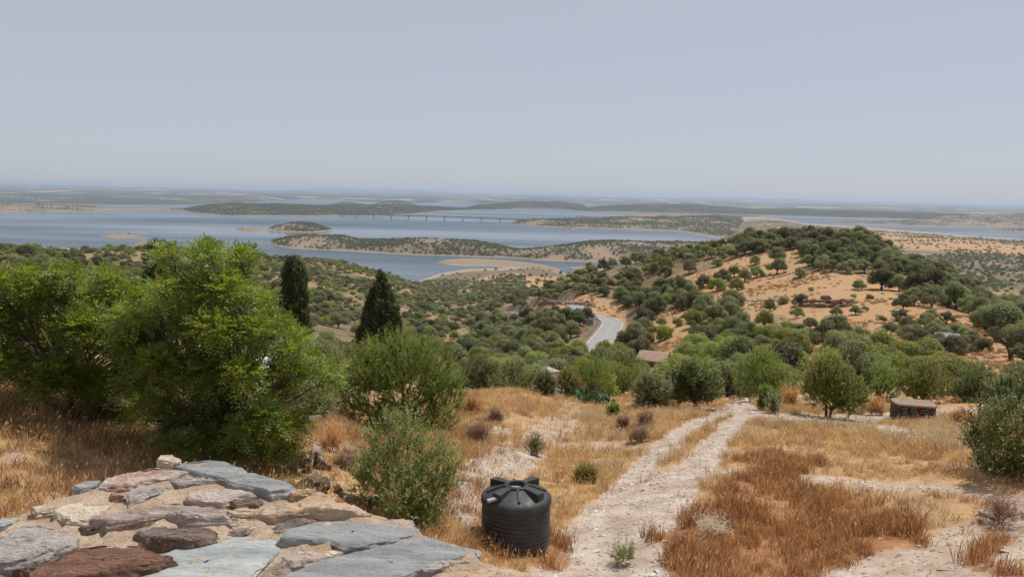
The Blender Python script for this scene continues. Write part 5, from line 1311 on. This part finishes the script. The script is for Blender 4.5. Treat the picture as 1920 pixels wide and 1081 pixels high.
add('panel', Geo().box((0, 0, 2.0), (1.75, .06, 1.6)).mesh('panel', M_SIGN, bevel=.01), e)
for x in (-.55, .55): add('post', Geo().box((x, .08, .6), (.08, .08, 2.6)).mesh('post', M_STEEL), e)

# ------------------------------------------------------------------ bridge over the reservoir
M_CONC = plain('bridge_concrete', (.30, .30, .29), .85, .12, .02)
pier = [(636,405.2),(669,406),(701,407),(733,408.8),(766,410),(799,411.2),(833,412.4),(868,414),(903,415.4),(939,416.6),(975,417.8),(1005,419)]
deck = [402.4,402,401.9,402,403.1,404.4,405.7,407,408.6,410.3,411.6,412.8]
B0 = on_lake(np.array([p[0] for p in pier], float), np.array([p[1] for p in pier], float))
dk = [float(ray(px, y)[2]) * math.hypot(*p[:2]) for (px, _), y, p in zip(pier, deck, B0)]
# straighten the line in plan
tt = np.linspace(0, 1, len(B0)); A = np.stack([np.ones_like(tt), tt, tt ** 2], 1); fit = np.stack([A @ np.linalg.lstsq(A, B0[:, i], rcond=None)[0] for i in (0, 1)], -1)
dkz = A @ np.linalg.lstsq(A, np.array(dk), rcond=None)[0]
br = bpy.data.objects.new('road_bridge', None); COL.objects.link(br); o0 = Vector((fit[0, 0], fit[0, 1], LAKE)); br.location = o0; tag(br, 'long low concrete road bridge on slim piers across the reservoir', 'bridge')
T_ = np.linspace(0, 1, 80); A2 = np.stack([np.ones_like(T_), T_, T_ ** 2], 1); dx = np.stack([np.interp(T_, tt, fit[:, i]) for i in (0, 1)], -1); dz = np.interp(T_, tt, dkz)
tg = np.gradient(dx, axis=0); tg /= np.linalg.norm(tg, axis=1)[:, None]; nr_ = np.stack([-tg[:, 1], tg[:, 0]], -1)
hau = .5 + .5 * np.cos(2 * np.pi * T_ * (len(B0) - 1))
sec = [(-6.5, 0, 0), (6.5, 0, 0), (6.5, -.9, 0), (3, -1.5, -1.6), (-3, -1.5, -1.6), (-6.5, -.9, 0)]
V = np.concatenate([np.column_stack([dx + nr_ * o_, dz + z_ + h_ * (.6 + hau)]) - np.array(o0) for o_, z_, h_ in sec]); i = np.arange(79); n = 80
add('deck', mesh_np('deck', V, np.concatenate([np.stack([i + j * n, i + ((j + 1) % 6) * n, i + ((j + 1) % 6) * n + 1, i + j * n + 1], -1) for j in range(6)]), M_CONC), br)
for s in (-6.4, 6.4):
    a_ = np.column_stack([dx + nr_ * s, dz]) - np.array(o0); add('parapet', mesh_np('parapet', np.concatenate([a_, a_ + np.array([0, 0, 1.1])]), np.stack([i, i + n, i + n + 1, i + 1], -1), M_CONC), br)
for k in range(1, len(B0)):
    h = dkz[k] - LAKE - 2.2; g = Geo(); g.box((0, 0, h / 2 - 1), (3.2, 5.5, h + 2)); g.box((0, 0, h - .6), (4.2, 8, 1.6)); g.box((0, 0, .3), (5, 8, 1.6))
    add('pier', g.mesh('pier', M_CONC), br, (fit[k, 0] - o0.x, fit[k, 1] - o0.y, 0), (0, 0, math.atan2(*(fit[min(k + 1, len(B0) - 1)] - fit[k - 1])[::-1])))

# ------------------------------------------------------------------ houses
M_LIME = plain('whitewash', (.74, .73, .70), .9, .1, 1.2); M_PLASTER = plain('grey_plaster', (.34, .31, .28), .9, .25, 1.5)
b = NB('clay_tile'); b.base(b.ramp(b.noise(3.5, 5, .7), [(.28, (.22, .13, .095)), (.5, (.40, .265, .20)), (.72, (.55, .43, .355))])).rough(.9); M_TILE = b.m
M_GLASS = plain('dark_pane', (.03, .035, .04), .15, .1); M_WOOD = plain('old_door', (.12, .075, .045), .7, .3)
def tile_roof(par, name, x0, x1, ridge_y, eave_y, zr, ze, pitch=.34):
    rf = add(name, Geo().add([(x0, ridge_y, zr - .06), (x1, ridge_y, zr - .06), (x1, eave_y, ze - .06), (x0, eave_y, ze - .06), (x0, ridge_y, zr - .16), (x1, ridge_y, zr - .16), (x1, eave_y, ze - .16), (x0, eave_y, ze - .16)], [(0, 1, 2, 3), (7, 6, 5, 4), (0, 4, 5, 1), (1, 5, 6, 2), (2, 6, 7, 3), (3, 7, 4, 0)]).mesh(name, M_TILE), par)
    n = int((x1 - x0) / pitch); L = math.hypot(ridge_y - eave_y, zr - ze); m = max(4, int(L / .42)); g = Geo(); R0 = pitch * .36
    for j in range(m):       # barrel tiles down one row, each lapping the one below
        t0, t1 = j / m, (j + 1.12) / m; V = []
        for t, rr, lift in ((t0, R0 * .85, .0), (t1, R0, .035)):
            for a in range(6): q_ = math.pi * a / 5; V.append((rr * math.cos(q_), ridge_y + (eave_y - ridge_y) * t, zr + (ze - zr) * t + rr * math.sin(q_) * .8 - .07 + lift))
        g.add(V, [(a, a + 1, a + 7, a + 6) for a in range(5)])
    me = g.mesh('tile_row', M_TILE)
    for k in range(n): add('tile_row', me, rf, (x0 + pitch * (k + .5), 0, 0))
    return rf
def house(name, label, loc, rz, W_, D_, H_, rise, wall, openings=(), parapet=False):
    h = bpy.data.objects.new(name, None); COL.objects.link(h); h.location = loc; h.rotation_euler = (0, 0, rz); tag(h, label, 'house')
    V = [(-W_ / 2, -D_ / 2, -.8), (W_ / 2, -D_ / 2, -.8), (W_ / 2, D_ / 2, -.8), (-W_ / 2, D_ / 2, -.8), (-W_ / 2, -D_ / 2, H_), (W_ / 2, -D_ / 2, H_), (W_ / 2, D_ / 2, H_), (-W_ / 2, D_ / 2, H_), (-W_ / 2, 0, H_ + rise), (W_ / 2, 0, H_ + rise)]
    add('wall', Geo().add(V, [(0, 1, 5, 4), (2, 3, 7, 6), (1, 2, 6, 9, 5), (3, 0, 4, 8, 7), (4, 5, 9, 8), (6, 7, 8, 9)]).mesh('wall', wall), h)
    k = rise / (D_ / 2); ov = .3
    for s in (-1, 1): tile_roof(h, 'roof', -W_ / 2 - .2, W_ / 2 + .2, 0, s * (D_ / 2 + ov), H_ + rise + .2, H_ - k * ov + .2)
    for kind, x, z, w_, hh in openings:
        o = add(kind, Geo().box((x, -D_ / 2 - .015, z), (w_, .05, hh)).mesh(kind, M_WOOD if kind == 'door' else M_LIME), h)
        if kind == 'window': add('pane', Geo().box((x, -D_ / 2 - .03, z), (w_ - .14, .04, hh - .14)).mesh('pane', M_GLASS), o)
    return h
p = at_dist(1226, 128, 700); top = ray(1222., 657.)[2] * 128
house('farmhouse', 'small farmhouse with a red brown tiled roof among the bushes below the road', (p.x, p.y, top - 3.3), R(-24), 4.4, 4.0, 2.1, 1.0, M_PLASTER, [('door', 0, .8, .9, 1.9), ('window', 1.7, 1.3, .8, .8)])
p = at_dist(1186, 134, 700)
house('farm_shed', 'little shed with a tiled roof beside the farmhouse', (p.x, p.y, ray(1190., 655.)[2] * 134 - 2.9), R(20), 2.6, 2.6, 2.2, .5, M_PLASTER)
p = at_dist(545, 37, 760)
wh = bpy.data.objects.new('white_house', None); COL.objects.link(wh); wh.location = (p.x, p.y, p.z - .65); wh.rotation_euler = (0, 0, R(14)); tag(wh, 'whitewashed flat roofed house glimpsed through the big bright green tree', 'house')
add('wall', Geo().box((0, 0, .8), (3.0, 3.0, 3.0)).mesh('wall', M_LIME), wh)
for x_, y_, dx_, dy_ in ((0, -1.42, 3.1, .2), (0, 1.42, 3.1, .2), (-1.44, 0, .2, 2.6), (1.44, 0, .2, 2.6)): add('parapet', Geo().box((x_, y_, 2.46), (dx_, dy_, .32)).mesh('parapet', M_LIME), wh)
wd_ = add('window', Geo().box((.7, -1.52, 1.2), (.6, .06, .7)).mesh('window', M_WOOD), wh); add('pane', Geo().box((.7, -1.545, 1.2), (.46, .04, .56)).mesh('pane', M_GLASS), wd_)
add('door', Geo().box((-.6, -1.52, .8), (.8, .06, 1.7)).mesh('door', M_WOOD), wh)
p = at_dist(1022, 64, 720)
hut = bpy.data.objects.new('white_hut', None); COL.objects.link(hut); hut.location = (p.x, p.y, ray(1022., 691.)[2] * 64 - 2.3); hut.rotation_euler = (0, 0, R(30)); tag(hut, 'tiny white hut half hidden behind the mound crest bushes', 'hut')
add('wall', Geo().box((0, 0, .6), (1.5, 1.5, 3.0)).mesh('wall', M_LIME), hut); add('roof', Geo().box((0, 0, 2.16), (1.8, 1.8, .12)).mesh('roof', M_PLASTER, bevel=.02), hut); add('door', Geo().box((0, -.76, .9), (.7, .06, 1.7)).mesh('door', M_WOOD), hut)
p = at_dist(1034, 50, 735)
g = Geo().box((0, 0, .35), (2.6, .4, 1.2)); o = add('garden_wall', g.mesh('garden_wall', M_LIME, bevel=.05), None, (p.x, p.y, p.z), (0, 0, R(10))); tag(o, 'short whitewashed garden wall behind the prickly pears', 'wall')
p = at_dist(1775, 112, 650); sh = bpy.data.objects.new('tin_shelter', None); COL.objects.link(sh); sh.location = (p.x, p.y, p.z); sh.rotation_euler = (0, 0, R(-20)); sh.scale = (.6, .6, .8); tag(sh, 'small shelter with a grey tin roof among the olive trees on the slope', 'shelter')
M_TIN = plain('weathered_tin', (.27, .27, .27), .7, .3, 2, metal=.2); g = Geo(); V = []; Fs = []
for i in range(25):
    for j, (y, z) in enumerate(((-1.4, 1.7), (1.4, 2.4))): V.append((-2.3 + i * .19, y, z + .035 * math.cos(i * math.pi)))
for i in range(24): Fs.append((2 * i, 2 * i + 2, 2 * i + 3, 2 * i + 1))
rfm = g.add(V, Fs).mesh('roof', M_TIN); rfo = add('roof', rfm, sh); mo = rfo.modifiers.new('thick', 'SOLIDIFY'); mo.thickness = .02
for x in (-2, 0, 2):
    for y, z in ((-1.3, 1.68), (1.3, 2.33)): add('post', Geo().box((x, y, z / 2 - .15), (.1, .1, z + .25)).mesh('post', M_WOOD), sh)
# fence posts by the track on the hill
FP = Geo().tube([(0, 0, -.3), (.02, 0, 1.4)], [.07, .06], 6).mesh('fence_post', M_BARKD)
for px, py in ((1550,633),(1538,640),(1405,602),(1449,604)):
    q = hit(px, py, 60); tag(add('fence_post', FP, None, q), 'weathered wooden fence post by the track on the hill', 'fence post', 'fence posts on the hill')
# the white village on the far shore, each house its own
HM = Geo().box((0, 0, 3.5), (1, 1, 7)); 
for k in range(16):
    px = rng.uniform(8, 130); py = rng.uniform(366.5, 371.5) if k % 3 else rng.uniform(371, 374)
    q = on_lake(px, py + 3.0); e = bpy.data.objects.new('village_house', None); COL.objects.link(e); e.location = (q[0], q[1], LAKE + 12); tag(e, 'white house of the far village on the opposite shore', 'house', 'houses of the far village')
    w_, d_, h_ = rng.uniform(16, 38), rng.uniform(10, 16), rng.uniform(6, 10)
    add('wall', Geo().box((0, 0, h_ / 2 - 8), (w_, d_, h_ + 16)).mesh('wall', M_LIME), e)
    add('roof', Geo().add([(-w_ / 2 - .5, -d_ / 2 - .5, h_), (w_ / 2 + .5, -d_ / 2 - .5, h_), (w_ / 2 + .5, d_ / 2 + .5, h_), (-w_ / 2 - .5, d_ / 2 + .5, h_), (-w_ / 2 - .5, 0, h_ + 3), (w_ / 2 + .5, 0, h_ + 3)], [(0, 1, 5, 4), (2, 3, 4, 5), (1, 2, 5), (3, 0, 4), (3, 2, 1, 0)]).mesh('roof', M_TILE), e)
# ------------------------------------------------------------------ dry grass and weeds
def grassmat(name, stops, inst=.38, trans=.35):
    b = NB(name); f = b.attr('tint'); c = b.ramp(f, stops); hs = b.n('ShaderNodeHueSaturation'); rv = b.rand()
    b.l(b.maprange(rv, 0, 1, .485, .515), hs.inputs['Hue']); b.l(b.maprange(rv, 0, 1, 1 - inst, 1 + inst), hs.inputs['Value']); b.l(c, hs.inputs['Color'])
    b.base(hs.outputs[0]).rough(.75); b.p.inputs['Specular IOR Level'].default_value = .2
    tr = b.n('ShaderNodeBsdfTranslucent'); b.l(hs.outputs[0], tr.inputs[0]); ms = b.n('ShaderNodeMixShader'); ms.inputs[0].default_value = trans
    b.l(b.p.outputs[0], ms.inputs[1]); b.l(tr.outputs[0], ms.inputs[2]); b.l(ms.outputs[0], b.out.inputs[0]); return b.m
M_STRAW = grassmat('straw', [(0, (.47, .27, .10)), (.5, (.64, .42, .185)), (1, (.78, .60, .34))])
M_PALE = grassmat('pale_straw', [(0, (.47, .32, .16)), (.5, (.62, .46, .26)), (1, (.74, .62, .42))])
M_RUSTG = grassmat('rust_weed', [(0, (.27, .105, .035)), (.5, (.48, .235, .09)), (1, (.64, .41, .21))])
M_BROWNG = grassmat('brown_weed', [(0, (.27, .14, .06)), (.5, (.47, .27, .125)), (1, (.63, .43, .24))])
def tuft(mat, n, h, spread, wd, lean=.5, heads=0):
    V = []; Fs = []; T_ = []
    for i in range(n):
        a = rng.uniform(0, 6.28); r0 = spread * math.sqrt(rng.random()); b0 = np.array([r0 * math.cos(a), r0 * math.sin(a), -.02]); dr = rng.uniform(0, 6.28)
        hh = h * rng.uniform(.5, 1.15); ln = lean * rng.uniform(.1, 1) * hh; dv = np.array([math.cos(dr), math.sin(dr), 0]); sv = np.array([-math.sin(dr + 1), math.cos(dr + 1), 0]) * wd * rng.uniform(.7, 1.3)
        m = b0 + dv * ln * .35 + np.array([0, 0, hh * .6]); e = b0 + dv * ln + np.array([0, 0, hh]); k = len(V)
        V += [b0 - sv, b0 + sv, m + sv * .75, m - sv * .75, e]; Fs += [(k, k + 1, k + 2, k + 3), (k + 3, k + 2, k + 4, k + 4)]; t = rng.random(); T_ += [t, min(1, t + .1)]
        if i < heads:
            k = len(V); hw = wd * 2.6; s2 = sv / np.linalg.norm(sv) * hw; V += [e - dv * .0, e + s2 + np.array([0, 0, .02]), e + dv * .02 + np.array([0, 0, .055]), e - s2 + np.array([0, 0, .02])]; Fs.append((k, k + 1, k + 2, k + 3)); T_.append(1.0)
    me = bpy.data.meshes.new('tuft'); me.from_pydata([tuple(map(float, v)) for v in V], [], [f[:3] if len(f) == 4 and f[2] == f[3] else f for f in Fs])
    at = me.attributes.new('tint', 'FLOAT', 'FACE'); at.data.foreach_set('value', np.array(T_, np.float32)); me.materials.append(mat); return me
def field(name, label, mask, dens, meshes, smin, smax, d1=50, a0=-41, a1=41, d0=9.5, fall=0):
    area = .5 * R(a1 - a0) * (d1 ** 2 - d0 ** 2); n = int(area * dens)
    d = np.sqrt(rng.uniform(d0 ** 2, d1 ** 2, n)); a = rng.uniform(R(a0), R(a1), n); x, y = d * np.sin(a), d * np.cos(a)
    ok = rng.random(n) < mask(x, y, d); x, y, d = x[ok], y[ok], d[ok]; n = len(x)
    s = rng.uniform(smin, smax, n) * (1 + .55 * fbm(x / 1.4, y / 1.4, 171, 3))
    scatter(name, np.column_stack([x, y, ground(x, y)]), np.column_stack([rng.normal(size=(n, 2)) * .08, rng.uniform(0, 6.28, n)]), np.column_stack([s, s, s * rng.uniform(.8, 1.2, n)]), rng.integers(0, len(meshes), n), src_collection(name + '_tuft', meshes), label)
    print('FIELD', name, n)
RUBBLE = [to_world([(555,880),(575,830),(640,815),(680,850),(700,930),(650,960),(560,920)])]
def cover(x, y): return np.clip(1 - 1.25 * path_mask(x, y), 0, 1) * (1 - .85 * poly_mask(x, y, ROCKG)) * (1 - .8 * poly_mask(x, y, RUBBLE, .3))
tx, ty = tb.x, tb.y
def off_tank(x, y): return (np.hypot(x - tx, y - ty) > .62)
def pixel(x, y): return proj(np.stack([x, y, ground(x, y)], -1))
def m_straw(x, y, d):
    c = cover(x, y) * (1 - .93 * poly_mask(x, y, RUST)) * off_tank(x, y); px, py = pixel(x, y)
    pat = np.clip(.55 + 1.3 * fbm(x / 3.2, y / 3.2, 181, 3), .05, 1); left = px < 640
    mound = (px > 640) & (px < 1080) & (py < 850)
    return c * pat * np.where(left, .22, np.where(mound, .6, 1)) * np.where((px > 1340) & (py > 885), .5, 1) + c * left * .1
def m_pale(x, y, d):
    c = cover(x, y) * (1 - poly_mask(x, y, RUST)) * off_tank(x, y); px, py = pixel(x, y)
    return c * np.clip(-.1 + 1.6 * fbm(x / 2.6, y / 2.6, 191, 3), 0, 1) * (px > 1050) * np.where((px > 1340) & (py > 885), .35, 1)
def m_rust(x, y, d): return poly_mask(x, y, RUST, 1.0) * off_tank(x, y) * np.clip(.6 + 1.5 * fbm(x / 1.1, y / 1.1, 195, 3), .06, 1)
def m_brown(x, y, d):
    c = np.clip(1 - 1.05 * path_mask(x, y), .12, 1) * off_tank(x, y) * (1 - .7 * poly_mask(x, y, RUBBLE, .3)); px, py = pixel(x, y)
    pat = np.clip(-.05 + 1.3 * fbm(x / 1.8, y / 1.8, 197, 3), .03, 1)
    return c * np.where(px < 900, np.clip(pat + .75, 0, 1), np.clip(pat * .7 + .05, 0, 1))
field('straw_grass', 'golden dry grass covering the field', m_straw, 42, [tuft(M_STRAW, 22, .25, .14, .0055, .8, 2) for _ in range(5)], .55, 1.15)
field('pale_grass', 'tall pale straw with seed heads in the field', m_pale, 24, [tuft(M_PALE, 18, .34, .12, .005, .5, 4) for _ in range(4)], .7, 1.3)
field('rust_weeds', 'rust red dried weeds in the field beside the track', m_rust, 62, [tuft(M_RUSTG, 24, .26, .13, .0055, .8, 1) for _ in range(5)], .7, 1.5, 30)
field('brown_weeds', 'brown dried weeds and stalks on the dry ground', m_brown, 34, [tuft(M_BROWNG, 18, .20, .15, .0055, 1.1, 1) for _ in range(4)], .6, 1.4)

# tussocks and dwarf scrub that dot the bare slopes of the hill
n = 26000; d = np.sqrt(rng.uniform(55 ** 2, 330 ** 2, n)); a = rng.uniform(R(-2), R(36), n); x, y = d * np.sin(a), d * np.cos(a)
rd, _ = seg_dist(x, y, ROADXY); ok = (rd > 5.5) & (rng.random(n) < np.clip(.35 + 1.4 * fbm(x / 9, y / 9, 211, 3), .04, 1)); x, y = x[ok], y[ok]; n = len(x)
TUS = [crown_mesh('tussock', [(0, 0, .12, .3), (.2, .1, .1, .22), (-.15, .15, .08, .24)], 150, .16, .05, m_, .6, (.3, 1.1)) for m_ in (M_DRYB, M_ORGB, M_DRYB, M_GREY, M_ORGB)]
s = rng.uniform(.5, 1.6, n); scatter('tussocks', np.column_stack([x, y, ground(x, y)]), np.column_stack([np.zeros((n, 2)), rng.uniform(0, 6.28, n)]), np.column_stack([s, s, s]), rng.integers(0, 5, n), src_collection('tussock', TUS), 'dry tussocks dotting the bare golden slopes of the hill')
